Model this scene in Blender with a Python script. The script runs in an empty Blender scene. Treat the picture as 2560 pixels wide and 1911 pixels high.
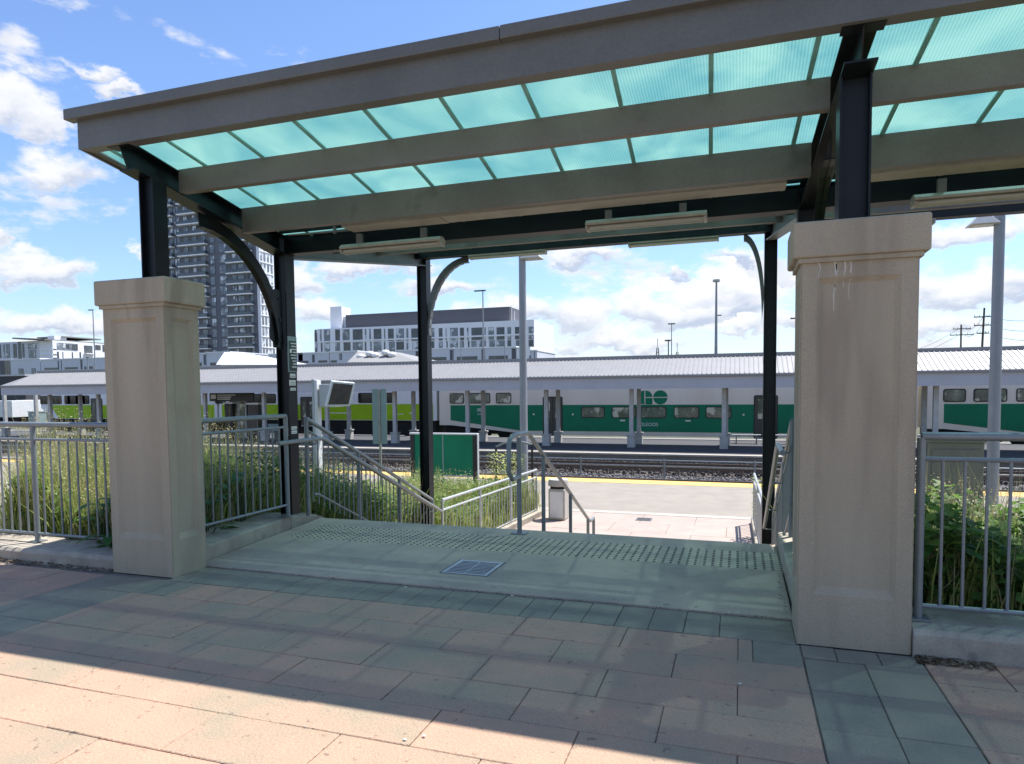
import bpy, bmesh, math, random
from mathutils import Vector, Matrix
R = math.radians
rnd = random.Random(7)
scene = bpy.context.scene
COL = scene.collection

# ------------------------------------------------------------ camera
CAM_H = 1.5
YAW, PITCH, ROLL = -.3249, -.053, -.010
FPX, CX, CY = 1692.8, 1280., 1065.67
_f = Vector((math.sin(YAW)*math.cos(PITCH), math.cos(YAW)*math.cos(PITCH), math.sin(PITCH)))
_r = Vector((math.cos(YAW), -math.sin(YAW), 0))
_u = _r.cross(_f)
_r2 = math.cos(ROLL)*_r + math.sin(ROLL)*_u
_u2 = -math.sin(ROLL)*_r + math.cos(ROLL)*_u
cam = bpy.data.objects.new('camera', bpy.data.cameras.new('camera'))
COL.objects.link(cam)
m = Matrix((( _r2.x, _u2.x, -_f.x, 0), (_r2.y, _u2.y, -_f.y, 0), (_r2.z, _u2.z, -_f.z, CAM_H), (0, 0, 0, 1)))
cam.matrix_world = m
cam.data.sensor_width = 36
cam.data.lens = FPX/2560*36
cam.data.shift_y = (CY-955.5)/2560
cam.data.clip_start = .05
cam.data.clip_end = 5000
scene.camera = cam
EYE = Vector((0, 0, CAM_H))
def ray(x, y):
    return _r2*((x-CX)/FPX) - _u2*((y-CY)/FPX) + _f
def PY(x, y, Y):
    d = ray(x, y); return EYE + d*(Y/d.y)
def PX(x, y, X):
    d = ray(x, y); return EYE + d*(X/d.x)
def PZ(x, y, z):
    d = ray(x, y); return EYE + d*((z-CAM_H)/d.z)

# ------------------------------------------------------------ light and exposure
SUNV = Vector((.33, .36, 1.)).normalized()
world = bpy.data.worlds.new('World'); scene.world = world
world.use_nodes = True
nt = world.node_tree; nt.nodes.clear()
def WN(t, **kw):
    n = nt.nodes.new(t)
    for k, v in kw.items(): setattr(n, k, v)
    return n
def wl(a, b): nt.links.new(a, b)
def wmath(op, a, b=None, c=None, clamp=False):
    n = WN('ShaderNodeMath', operation=op, use_clamp=clamp)
    for i, v in enumerate((a, b, c)):
        if v is None: continue
        if isinstance(v, (int, float)): n.inputs[i].default_value = v
        else: wl(v, n.inputs[i])
    return n.outputs[0]
def wvec(op, a, b=None):
    n = WN('ShaderNodeVectorMath', operation=op)
    for i, v in enumerate((a, b)):
        if v is None: continue
        if isinstance(v, (tuple, list)): n.inputs[i].default_value = v
        else: wl(v, n.inputs[i])
    return n
def wnoise(vec, scale, detail, rough=.55):
    n = WN('ShaderNodeTexNoise'); n.inputs['Scale'].default_value = scale
    n.inputs['Detail'].default_value = detail; n.inputs['Roughness'].default_value = rough
    wl(vec, n.inputs['Vector']); return n
def wramp(v, a, b):
    n = WN('ShaderNodeMapRange', interpolation_type='SMOOTHSTEP')
    n.inputs[1].default_value = a; n.inputs[2].default_value = b
    wl(v, n.inputs[0]); return n.outputs[0]
def wmix(f, a, b):
    n = WN('ShaderNodeMix', data_type='RGBA')
    if isinstance(f, (int, float)): n.inputs[0].default_value = f
    else: wl(f, n.inputs[0])
    for i, v in ((6, a), (7, b)):
        if isinstance(v, tuple): n.inputs[i].default_value = v
        else: wl(v, n.inputs[i])
    return n.outputs[2]
SKY_STRENGTH = .092
EXPOSURE = 1.0
sky = WN('ShaderNodeTexSky', sky_type='NISHITA', sun_disc=False)
sky.sun_elevation = math.asin(SUNV.z)
sky.sun_rotation = math.atan2(SUNV.x, SUNV.y)
sky.air_density = 1.15; sky.dust_density = .6; sky.ozone_density = 2.2
geo = WN('ShaderNodeTexCoord')
dirv = wvec('NORMALIZE', geo.outputs['Generated']).outputs[0]
sx = WN('ShaderNodeSeparateXYZ'); wl(dirv, sx.inputs[0])
az = wmath('ARCTAN2', sx.outputs[0], sx.outputs[1])
el = wmath('ARCSINE', sx.outputs[2])
cb = WN('ShaderNodeCombineXYZ'); wl(az, cb.inputs[0]); wl(el, cb.inputs[1])
uv = cb.outputs[0]
# billows: push the lookup about with noise so that edges turn puffy
stretch = wvec('MULTIPLY', dirv, (1, 1, 1.7)).outputs[0]
n1 = wnoise(stretch, 9, 6, .6); n2 = wnoise(stretch, 30, 5, .6)
w1 = wvec('MULTIPLY', wvec('SUBTRACT', n1.outputs['Color'], (.5, .5, .5)).outputs[0], (.16, .085, 0)).outputs[0]
w2 = wvec('MULTIPLY', wvec('SUBTRACT', n2.outputs['Color'], (.5, .5, .5)).outputs[0], (.045, .032, 0)).outputs[0]
uvw = wvec('ADD', wvec('ADD', uv, w1).outputs[0], w2).outputs[0]
def azel(x, y):
    d = ray(x, y).normalized(); return math.atan2(d.x, d.y), math.asin(d.z)
CLOUDS = [(95, 672, 130, 55, 1), (10, 600, 60, 60, .9), (50, 265, 150, 95, 1), (130, 330, 90, 70, .9), (230, 165, 110, 34, .8), (310, 215, 100, 34, .8), (170, 425, 150, 62, .9), (130, 810, 220, 50, .9), (30, 880, 220, 44, .8),
    (345, 640, 45, 45, .9), (770, 690, 100, 55, 1), (910, 655, 90, 50, .9), (800, 765, 110, 55, 1), (1000, 665, 110, 32, .9), (1120, 715, 160, 34, .9), (960, 800, 130, 50, .7),
    (1180, 800, 120, 60, 1), (1300, 775, 90, 60, 1), (1440, 790, 120, 80, 1.1), (1600, 760, 90, 75, 1.15), (1700, 780, 120, 70, 1.1), (1560, 850, 260, 45, .75),
    (1470, 650, 120, 38, .95), (1690, 685, 30, 26, .8), (1800, 715, 110, 60, 1), (1900, 740, 120, 70, 1), (1860, 640, 55, 22, .7), (1880, 830, 110, 36, .8), (2000, 800, 140, 50, .8),
    (2330, 590, 170, 50, 1), (2480, 560, 140, 60, 1), (2380, 720, 190, 75, 1.05), (2520, 690, 130, 70, 1), (2330, 800, 180, 45, .7), (1350, 560, 200, 60, .8), (2250, 300, 260, 90, .7), (1500, 250, 220, 60, .6)]
dens = None; S = None; N = None
for (x, y, hx, hy, wgt) in CLOUDS:
    a, e = azel(x, y); a2, _ = azel(x+hx, y); _, e2 = azel(x, y-hy)
    v = wvec('MULTIPLY', wvec('SUBTRACT', uvw, (a, e-.25*abs(e2-e), 0)).outputs[0], (1/abs(a2-a), 1/abs(e2-e), 0))
    s3 = WN('ShaderNodeSeparateXYZ'); wl(v.outputs[0], s3.inputs[0])
    vy = wmath('MINIMUM', s3.outputs[1], wmath('MULTIPLY', s3.outputs[1], 1.7))      # flat bases
    ln = wmath('SQRT', wmath('MULTIPLY_ADD', vy, vy, wmath('MULTIPLY', s3.outputs[0], s3.outputs[0])))
    d = wmath('MULTIPLY', wmath('SUBTRACT', 1.15, ln), wgt)
    dc = wmath('MAXIMUM', d, 0.)
    dens = d if dens is None else wmath('MAXIMUM', dens, d)
    S = wmath('MULTIPLY', dc, vy) if S is None else wmath('MULTIPLY_ADD', dc, vy, S)
    N = dc if N is None else wmath('ADD', N, dc)
under = wmath('DIVIDE', S, wmath('ADD', N, .02))
# the same kind of fair weather clouds all round the horizon
n3 = wnoise(wvec('MULTIPLY', dirv, (1, 1, 2.6)).outputs[0], 3.6, 7, .6)
low = wramp(sx.outputs[2], .75, .05)
gen = wmath('MULTIPLY', wmath('SUBTRACT', wmath('MULTIPLY_ADD', low, .10, n3.outputs['Fac']), .578), 6.)
dens = wmath('MAXIMUM', dens, gen)
n4 = wnoise(stretch, 42, 4, .6)
dens = wmath('ADD', dens, wmath('MULTIPLY', wmath('SUBTRACT', n4.outputs['Fac'], .5), .22))
cover = wramp(dens, .10, .62)
n5 = wnoise(wvec('ADD', stretch, (3.1, 1.7, .4)).outputs[0], 15, 4, .55)
und = wramp(wmath('MULTIPLY_ADD', n5.outputs['Fac'], -1.1, wmath('ADD', under, .55)), .38, -.62)
shade = wmath('MULTIPLY', wramp(dens, .12, .62), und)
CB = 5.6
ccol = wmix(shade, (CB*1.0, CB*1.0, CB*1.02, 1), (CB*.56, CB*.63, CB*.78, 1))
skyc = wvec('MULTIPLY', sky.outputs[0], (.855, .96, 1.17)).outputs[0]
hz = wramp(sx.outputs[2], .22, -.01)
skyc = wmix(wmath('MULTIPLY', hz, .08), skyc, (CB*.60, CB*.74, CB*.96, 1))
final = wmix(wmath('MULTIPLY', cover, .94), skyc, ccol)
bg = WN('ShaderNodeBackground'); bg.inputs[1].default_value = SKY_STRENGTH
wl(final, bg.inputs[0])
wo = WN('ShaderNodeOutputWorld'); wl(bg.outputs[0], wo.inputs[0])

sl = bpy.data.lights.new('sun', 'SUN'); sl.energy = 4.5; sl.angle = R(.53); sl.color = (1, .98, .945)
sun = bpy.data.objects.new('sun', sl); COL.objects.link(sun)
sun.rotation_euler = SUNV.to_track_quat('Z', 'Y').to_euler(); sun.location = SUNV*60
vs = scene.view_settings
vs.view_transform = 'Standard'; vs.look = 'None'; vs.gamma = 1; vs.exposure = EXPOSURE; vs.use_curve_mapping = False
scene.render.engine = 'CYCLES'
scene.cycles.max_bounces = 10; scene.cycles.transparent_max_bounces = 12; scene.cycles.diffuse_bounces = 5

# ------------------------------------------------------------ materials
def newmat(name):
    mt = bpy.data.materials.new(name); mt.use_nodes = True
    nd = mt.node_tree.nodes; nd.clear()
    return mt, nd, mt.node_tree.links
def mat(name, col, rough=.6, metal=0., var=.12, scale=6., col2=None, bump=0., bscale=60., spot=None, spec=.5, rand=0., streak=False, coat=0.):
    """painted / mineral surface: colour broken up by two noises, fine bump, optional dark spots, random per object"""
    mt, nd, lk = newmat(name)
    out = nd.new('ShaderNodeOutputMaterial'); b = nd.new('ShaderNodeBsdfPrincipled')
    lk.new(b.outputs[0], out.inputs[0])
    b.inputs['Roughness'].default_value = rough; b.inputs['Metallic'].default_value = metal
    b.inputs['Specular IOR Level'].default_value = spec
    if coat: b.inputs['Coat Weight'].default_value = coat; b.inputs['Coat Roughness'].default_value = .12
    g = nd.new('ShaderNodeNewGeometry')
    vec = g.outputs['Position']
    if streak:
        mp = nd.new('ShaderNodeVectorMath'); mp.operation = 'MULTIPLY'; mp.inputs[1].default_value = (1, 1, .12)
        lk.new(vec, mp.inputs[0]); vec = mp.outputs[0]
    n = nd.new('ShaderNodeTexNoise'); n.inputs['Scale'].default_value = scale; n.inputs['Detail'].default_value = 6; n.inputs['Roughness'].default_value = .62
    lk.new(vec, n.inputs['Vector'])
    if col2 is None: col2 = tuple(max(0, c*(1-2.2*var)) for c in col)
    mx = nd.new('ShaderNodeMix'); mx.data_type = 'RGBA'
    mr = nd.new('ShaderNodeMapRange'); mr.inputs[1].default_value = .32; mr.inputs[2].default_value = .68
    lk.new(n.outputs['Fac'], mr.inputs[0])
    fac = mr.outputs[0]
    if rand:
        oi = nd.new('ShaderNodeObjectInfo')
        ma = nd.new('ShaderNodeMath'); ma.operation = 'MULTIPLY_ADD'; ma.inputs[1].default_value = rand; ma.inputs[2].default_value = -rand/2
        lk.new(oi.outputs['Random'], ma.inputs[0])
        ad = nd.new('ShaderNodeMath'); ad.operation = 'ADD'; ad.use_clamp = True
        lk.new(fac, ad.inputs[0]); lk.new(ma.outputs[0], ad.inputs[1]); fac = ad.outputs[0]
    lk.new(fac, mx.inputs[0]); mx.inputs[6].default_value = (*col, 1); mx.inputs[7].default_value = (*col2, 1)
    c = mx.outputs[2]
    nf = nd.new('ShaderNodeTexNoise'); nf.inputs['Scale'].default_value = bscale*2.2; nf.inputs['Detail'].default_value = 3
    lk.new(g.outputs['Position'], nf.inputs['Vector'])
    m3 = nd.new('ShaderNodeMix'); m3.data_type = 'RGBA'; m3.blend_type = 'MULTIPLY'; m3.inputs[0].default_value = min(1, var*3.)
    r3 = nd.new('ShaderNodeMapRange'); r3.inputs[1].default_value = .25; r3.inputs[2].default_value = .75; r3.inputs[3].default_value = .55; r3.inputs[4].default_value = 1.25
    lk.new(nf.outputs['Fac'], r3.inputs[0]); lk.new(c, m3.inputs[6]); lk.new(r3.outputs[0], m3.inputs[7]); c = m3.outputs[2]
    if spot:
        sc, th, scol, amt = spot
        v = nd.new('ShaderNodeTexNoise'); v.inputs['Scale'].default_value = sc; v.inputs['Detail'].default_value = 3; v.inputs['Roughness'].default_value = .5
        of = nd.new('ShaderNodeVectorMath'); of.operation = 'ADD'; of.inputs[1].default_value = (7.3, 2.1, 5.7)
        lk.new(vec, of.inputs[0]); lk.new(of.outputs[0], v.inputs['Vector'])
        sr = nd.new('ShaderNodeMapRange'); sr.interpolation_type = 'SMOOTHSTEP'; sr.inputs[1].default_value = th; sr.inputs[2].default_value = th+.09; sr.inputs[4].default_value = amt
        lk.new(v.outputs['Fac'], sr.inputs[0])
        m4 = nd.new('ShaderNodeMix'); m4.data_type = 'RGBA'; lk.new(sr.outputs[0], m4.inputs[0]); lk.new(c, m4.inputs[6]); m4.inputs[7].default_value = (*scol, 1); c = m4.outputs[2]
    lk.new(c, b.inputs['Base Color'])
    if bump:
        nb = nd.new('ShaderNodeTexNoise'); nb.inputs['Scale'].default_value = bscale; nb.inputs['Detail'].default_value = 5
        lk.new(g.outputs['Position'], nb.inputs['Vector'])
        bp = nd.new('ShaderNodeBump'); bp.inputs['Strength'].default_value = bump; bp.inputs['Distance'].default_value = .01
        lk.new(nb.outputs['Fac'], bp.inputs['Height']); lk.new(bp.outputs[0], b.inputs['Normal'])
    return mt
def leafmat(name, c1, c2, c3, trans=.4):
    mt, nd, lk = newmat(name)
    out = nd.new('ShaderNodeOutputMaterial')
    g = nd.new('ShaderNodeNewGeometry'); rp = nd.new('ShaderNodeValToRGB')
    rp.color_ramp.elements[0].color = (*c1, 1); rp.color_ramp.elements[1].color = (*c3, 1)
    e = rp.color_ramp.elements.new(.55); e.color = (*c2, 1)
    n = nd.new('ShaderNodeTexNoise'); n.inputs['Scale'].default_value = 1.6; lk.new(g.outputs['Position'], n.inputs['Vector'])
    a = nd.new('ShaderNodeMath'); a.operation = 'MULTIPLY_ADD'; a.inputs[1].default_value = .55; lk.new(g.outputs['Random Per Island'], a.inputs[0])
    s = nd.new('ShaderNodeMath'); s.operation = 'MULTIPLY_ADD'; s.inputs[1].default_value = 1.1; s.inputs[2].default_value = -.33; lk.new(n.outputs['Fac'], s.inputs[0])
    lk.new(s.outputs[0], a.inputs[2]); lk.new(a.outputs[0], rp.inputs[0])
    d = nd.new('ShaderNodeBsdfPrincipled'); d.inputs['Roughness'].default_value = .5; d.inputs['Specular IOR Level'].default_value = .35
    t = nd.new('ShaderNodeBsdfTranslucent')
    lk.new(rp.outputs[0], d.inputs['Base Color']); lk.new(rp.outputs[0], t.inputs[0])
    mx = nd.new('ShaderNodeMixShader'); mx.inputs[0].default_value = trans
    lk.new(d.outputs[0], mx.inputs[1]); lk.new(t.outputs[0], mx.inputs[2]); lk.new(mx.outputs[0], out.inputs[0])
    return mt
def panelmat(name):
    """ribbed twin-wall polycarbonate: lets part of the sun straight through, scatters the rest, tints both"""
    mt, nd, lk = newmat(name)
    out = nd.new('ShaderNodeOutputMaterial')
    g = nd.new('ShaderNodeNewGeometry'); sp = nd.new('ShaderNodeSeparateXYZ'); lk.new(g.outputs['Position'], sp.inputs[0])
    w = nd.new('ShaderNodeMath'); w.operation = 'MULTIPLY'; w.inputs[1].default_value = 2*math.pi/.019; lk.new(sp.outputs[0], w.inputs[0])
    sn = nd.new('ShaderNodeMath'); sn.operation = 'SINE'; lk.new(w.outputs[0], sn.inputs[0])
    rib = nd.new('ShaderNodeMapRange'); rib.inputs[1].default_value = -1; rib.inputs[2].default_value = 1; rib.inputs[3].default_value = .68; rib.inputs[4].default_value = .86
    lk.new(sn.outputs[0], rib.inputs[0])
    n = nd.new('ShaderNodeTexNoise'); n.inputs['Scale'].default_value = 1.7; n.inputs['Detail'].default_value = 7; n.inputs['Distortion'].default_value = .6; lk.new(g.outputs['Position'], n.inputs['Vector'])  # cloud-like patches: sky haze put into the panel colour
    rp = nd.new('ShaderNodeMix'); rp.data_type = 'RGBA'; rp.inputs[6].default_value = (.32, .455, .405, 1); rp.inputs[7].default_value = (.165, .325, .33, 1)
    mr = nd.new('ShaderNodeMapRange'); mr.inputs[1].default_value = .35; mr.inputs[2].default_value = .68; lk.new(n.outputs['Fac'], mr.inputs[0]); lk.new(mr.outputs[0], rp.inputs[0])
    tl = nd.new('ShaderNodeBsdfTranslucent'); lk.new(rp.outputs[2], tl.inputs[0])
    tp = nd.new('ShaderNodeBsdfTransparent'); tp.inputs[0].default_value = (.66, .90, .90, 1)
    mx = nd.new('ShaderNodeMixShader'); lk.new(rib.outputs[0], mx.inputs[0]); lk.new(tp.outputs[0], mx.inputs[1]); lk.new(tl.outputs[0], mx.inputs[2])
    gl = nd.new('ShaderNodeBsdfGlossy'); gl.inputs['Roughness'].default_value = .25
    m2 = nd.new('ShaderNodeMixShader'); m2.inputs[0].default_value = .05; lk.new(mx.outputs[0], m2.inputs[1]); lk.new(gl.outputs[0], m2.inputs[2])
    lk.new(m2.outputs[0], out.inputs[0])
    return mt
M = {}
M['paver'] = mat('pink_paver', (.485, .28, .188), .85, 0, .2, 2.4, (.325, .25, .172), .5, 60, (22, .645, (.12, .09, .07), .6), rand=.6)
M['green_paver'] = mat('green_paver', (.29, .245, .175), .85, 0, .18, 4, (.215, .19, .145), .35, 70, rand=.6)
M['joint'] = mat('sand_joint', (.30, .25, .20), .95, 0, .2, 3, (.09, .075, .065), .5, 90)
M['landing'] = mat('landing_concrete', (.54, .42, .31), .85, 0, .14, 1.2, (.33, .265, .21), .25, 80, (14, .66, (.13, .13, .12), .5))
M['concrete'] = mat('kerb_concrete', (.43, .375, .295), .85, 0, .14, 4, (.28, .24, .19), .35, 60, (9, .62, (.14, .13, .115), .5))
M['tactile'] = mat('tactile_concrete', (.56, .46, .325), .8, 0, .12, 9, None, .2, 90)
M['dome'] = mat('worn_dome', (.07, .068, .055), .8, 0, .1, 20)
M['stone'] = mat('cast_stone', (.43, .365, .262), .8, 0, .14, 2.6, (.34, .287, .203), .4, 90, (3.6, .575, (.22, .18, .135), .45), streak=True)
M['steel'] = mat('dark_painted_steel', (.0055, .0085, .0105), .42, 0, .2, 5, (.0035, .005, .0065), .12, 40, spec=.3)
M['steel_grey'] = mat('grey_painted_steel', (.16, .165, .17), .42, 0, .15, 6, None, .1, 40)
M['fascia'] = mat('bronze_grey_paint', (.15, .147, .128), .45, 0, .1, 1.6, (.115, .112, .098), .06, 30)
M['purlin'] = mat('grey_channel_paint', (.17, .148, .125), .5, 0, .10, 1.6, (.135, .11, .09), .06, 30, (2.2, .62, (.075, .066, .055), .6))
M['panel'] = panelmat('teal_polycarbonate')
M['bar'] = mat('teal_glazing_bar', (.24, .56, .50), .4, 0, .15, 8)
M['soffit'] = mat('ivory_board', (.42, .36, .29), .6, 0, .12, 5, None)
M['rail'] = mat('galvanised_rail', (.235, .26, .25), .42, .25, .12, 12, (.20, .215, .225), .1, 90)
M['rail_light'] = mat('pale_galvanised_rail', (.45, .46, .45), .42, .2, .1, 12, None, .08, 90)
M['fixture'] = mat('fixture_enamel', (.42, .36, .28), .4, 0, .12, 9, None)
M['tube'] = mat('fluorescent_glass', (.45, .43, .35), .2, 0, .05, 9, None)
M['cable'] = mat('grey_conduit', (.16, .15, .14), .5, 0, .1, 9, None)
M['asphalt'] = mat('pale_asphalt', (.29, .25, .205), .9, 0, .1, 2.0, (.235, .205, .17), .3, 60, (60, .64, (.20, .18, .16), .4))
M['plaza'] = mat('pale_pink_slab', (.40, .315, .265), .88, 0, .1, 2.0, (.33, .265, .225), .2, 60, rand=.5)
M['yellow'] = mat('yellow_tactile', (.66, .42, .12), .7, 0, .08, 5, (.58, .37, .11), .2, 40, rand=.4)
M['platform_far'] = mat('dark_asphalt', (.075, .077, .085), .9, 0, .1, 2, None, .2, 40)
M['platform_wall'] = mat('platform_edge_concrete', (.25, .225, .19), .85, 0, .14, 1.5, None, .2, 20)
M['edge'] = mat('platform_coping', (.42, .38, .32), .8, 0, .1, 3, None)
M['ballast'] = mat('ballast_stone', (.30, .28, .265), .9, 0, .2, 9, (.12, .11, .105), .3, 20)
M['ballast_dark'] = mat('stained_ballast', (.085, .066, .055), .95, 0, .2, 4, (.045, .036, .032), .6, 12)
M['tie'] = mat('timber_tie', (.07, .055, .045), .9, 0, .2, 6, None)
M['rail_steel'] = mat('track_rail', (.22, .17, .14), .4, .6, .15, 8, None)
M['soil'] = mat('slope_soil', (.10, .095, .05), .95, 0, .2, 4, (.05, .055, .025), .5, 20)
M['roof'] = mat('seam_roof', (.27, .262, .26), .5, .1, .04, 2, None)
M['roof_fascia'] = mat('roof_fascia', (.44, .45, .49), .5, 0, .04, 1.2, None)
M['shelter_post'] = mat('shelter_post', (.50, .50, .49), .5, 0, .1, 3, None)
M['plinth'] = mat('plinth_concrete', (.52, .50, .46), .85, 0, .12, 4, None)
M['train_white'] = mat('railcar_white', (.80, .74, .63), .35, 0, .07, .8, (.70, .63, .53), 0, 30, streak=True)
M['train_silver'] = mat('railcar_cool_white', (.78, .78, .77), .35, 0, .05, .8, None)
M['train_green'] = mat('railcar_green', (.004, .20, .10), .5, 0, .08, .9, None, spec=.25)
M['train_lime'] = mat('railcar_lime', (.34, .54, .012), .5, 0, .08, .9, None, spec=.25)
M['train_dark'] = mat('underframe', (.012, .012, .013), .8, 0, .2, 3, None)
M['train_door'] = mat('railcar_door', (.06, .055, .048), .4, 0, .1, 3, None)
M['gasket'] = mat('window_gasket', (.012, .014, .013), .5, 0, .1, 4)
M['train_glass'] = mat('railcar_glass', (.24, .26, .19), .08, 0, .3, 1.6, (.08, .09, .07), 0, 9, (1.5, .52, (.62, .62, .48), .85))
M['train_glass_dark'] = mat('railcar_dark_glass', (.02, .022, .025), .06, 0, .2, 2.2, None)
M['white_print'] = mat('white_print', (.72, .72, .68), .5, 0, .03, 5)
M['sign_green'] = mat('sign_green', (.003, .19, .09), .5, 0, .06, 1.2, None, spec=.25)
M['sign_pole'] = mat('galvanised_post', (.36, .34, .29), .5, .2, .12, 6, None)
M['sign_back'] = mat('sign_back', (.26, .34, .33), .5, .1, .08, 3, None)
M['black'] = mat('black_paint', (.012, .013, .014), .45, 0, .15, 8)
M['white_paint'] = mat('white_paint', (.70, .70, .68), .45, 0, .05, 3)
M['grey_box'] = mat('grey_enclosure', (.44, .45, .45), .45, 0, .05, 4)
M['screen'] = mat('dusty_screen', (.10, .078, .062), .6, 0, .2, 5, (.05, .042, .038), 0, 9)
M['bin'] = mat('bin_concrete', (.46, .42, .36), .7, 0, .08, 6, None, .15, 60)
M['lamp'] = mat('lamp_pole_paint', (.28, .295, .315), .45, .15, .06, 3, None)
M['cabinet'] = mat('olive_cabinet', (.185, .185, .135), .45, 0, .12, 2.2, (.15, .15, .115))
M['tower_dark'] = mat('tower_cladding', (.135, .14, .16), .6, 0, .08, .12)
M['tower_slab'] = mat('tower_slab', (.90, .90, .89), .7, 0, .05, .2)
M['tower_rail'] = mat('balcony_glass', (.10, .11, .125), .12, 0, .1, .3)
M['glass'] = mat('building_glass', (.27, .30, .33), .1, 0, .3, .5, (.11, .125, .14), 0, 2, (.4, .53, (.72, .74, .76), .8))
M['glass_dark'] = mat('dark_glazing', (.05, .055, .062), .1, 0, .4, .4, (.10, .11, .12), 0, 2)
M['bld_white'] = mat('white_render', (.80, .80, .82), .7, 0, .03, .15)
M['bld_grey'] = mat('grey_panel', (.62, .63, .67), .7, 0, .04, .15)
M['bld_shade'] = mat('light_grey_roof', (.25, .245, .235), .8, 0, .05, .3)
M['pent'] = mat('penthouse_cladding', (.095, .095, .11), .6, 0, .05, .2)
M['far_dark'] = mat('dark_grey_roofing', (.055, .057, .062), .8, 0, .1, .3)
M['beige'] = mat('beige_wall', (.38, .31, .18), .8, 0, .08, .3)
M['wood_pole'] = mat('utility_timber', (.13, .095, .075), .9, 0, .15, 3)
M['meadow'] = leafmat('meadow_grass', (.24, .31, .07), (.40, .44, .13), (.58, .54, .25), .52)
M['seed'] = leafmat('seed_heads', (.30, .25, .12), (.42, .36, .19), (.52, .47, .30), .4)
M['weed'] = leafmat('weed_leaves', (.045, .11, .025), (.13, .23, .05), (.34, .44, .10), .5)
M['leaf'] = leafmat('broad_leaves', (.035, .11, .025), (.06, .17, .035), (.11, .24, .045), .45)
M['tree'] = leafmat('tree_leaves', (.03, .055, .018), (.05, .085, .026), (.08, .11, .035), .3)
M['stem'] = mat('plant_stem', (.06, .08, .03), .8, 0, .1, 9)
M['litter'] = leafmat('dry_litter', (.06, .035, .02), (.16, .11, .065), (.45, .40, .33), .2)

# ------------------------------------------------------------ building blocks
WLOC = {}
class MB:
    """collects boxes, hexahedra, tubes; build() links them as ONE mesh object"""
    def __init__(s): s.v = []; s.f = []; s.mi = []; s.cur = 0
    def hexa(s, p):
        b = len(s.v); s.v += [tuple(q) for q in p]
        for f in ((0, 3, 2, 1), (4, 5, 6, 7), (0, 1, 5, 4), (1, 2, 6, 5), (2, 3, 7, 6), (3, 0, 4, 7)):
            s.f.append(tuple(b+i for i in f)); s.mi.append(s.cur)
        return s
    def box(s, x0, x1, y0, y1, z0, z1):
        return s.hexa(((x0, y0, z0), (x1, y0, z0), (x1, y1, z0), (x0, y1, z0), (x0, y0, z1), (x1, y0, z1), (x1, y1, z1), (x0, y1, z1)))
    def obox(s, o, u, v, w):
        o, u, v, w = map(Vector, (o, u, v, w))
        return s.hexa((o, o+u, o+u+v, o+v, o+w, o+u+w, o+u+v+w, o+v+w))
    def face(s, pts):
        b = len(s.v); s.v += [tuple(q) for q in pts]; s.f.append(tuple(range(b, b+len(pts)))); s.mi.append(s.cur); return s
    def extr(s, pts, d):
        """polygon extruded along d"""
        d = Vector(d); b = len(s.v); n = len(pts)
        s.v += [tuple(q) for q in pts] + [tuple(Vector(q)+d) for q in pts]
        s.f.append(tuple(range(b+n-1, b-1, -1))); s.f.append(tuple(range(b+n, b+2*n)))
        for i in range(n): j = (i+1) % n; s.f.append((b+i, b+j, b+n+j, b+n+i))
        s.mi += [s.cur]*(n+2); return s
    def tube(s, path, r, seg=10, r1=None):
        path = [Vector(p) for p in path]; n = len(path); b = len(s.v)
        up = None
        for i, p in enumerate(path):
            t = (path[min(i+1, n-1)] - path[max(i-1, 0)]).normalized()
            if up is None: up = Vector((0, 0, 1)) if abs(t.z) < .9 else Vector((1, 0, 0))
            a = t.cross(up)
            if a.length < 1e-4: a = t.orthogonal()
            a.normalize(); c = a.cross(t).normalized(); up = c
            rr = r if r1 is None else r+(r1-r)*i/(n-1)
            if 0 < i < n-1:
                d1 = (path[i]-path[i-1]).normalized(); d2 = (path[i+1]-path[i]).normalized()
                k = 1/max(.5, math.cos(d1.angle(d2)/2))
            else: k = 1
            bend = None
            for j in range(seg):
                an = 2*math.pi*j/seg
                s.v.append(tuple(p + (a*math.cos(an)*1 + c*math.sin(an))*rr))
        for i in range(n-1):
            for j in range(seg):
                k = (j+1) % seg
                s.f.append((b+i*seg+j, b+i*seg+k, b+(i+1)*seg+k, b+(i+1)*seg+j)); s.mi.append(s.cur)
        s.f.append(tuple(b+j for j in range(seg-1, -1, -1))); s.f.append(tuple(b+(n-1)*seg+j for j in range(seg))); s.mi += [s.cur]*2
        return s
    def disc(s, c, n, r, h, seg=20):
        n = Vector(n).normalized(); return s.tube((Vector(c), Vector(c)+n*h), r, seg)
    def build(s, name, mt, parent=None, bevel=0., smooth=False, seg=2, loc=None):
        me = bpy.data.meshes.new(name)
        off = WLOC.get(parent.name, Vector()) if parent else Vector()
        org = off if loc is None else Vector(loc)
        me.from_pydata([(x-org.x, y-org.y, z-org.z) for x, y, z in s.v], [], s.f)
        mts = mt if isinstance(mt, (list, tuple)) else [mt]
        for q in mts: me.materials.append(q)
        if len(mts) > 1: me.polygons.foreach_set('material_index', s.mi)
        if bevel or smooth is not False:
            bm = bmesh.new(); bm.from_mesh(me)
            bmesh.ops.recalc_face_normals(bm, faces=bm.faces)
            if bevel:
                bmesh.ops.bevel(bm, geom=[e for e in bm.edges if e.is_manifold and e.calc_face_angle(0) > .5], offset=bevel, segments=seg, affect='EDGES', profile=.5, clamp_overlap=True)
            bm.to_mesh(me); bm.free()
        if smooth:
            me.polygons.foreach_set('use_smooth', [True]*len(me.polygons))
            try: me.set_sharp_from_angle(angle=R(40))
            except Exception: pass
        me.update()
        return link(name, me, parent, org)
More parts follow.
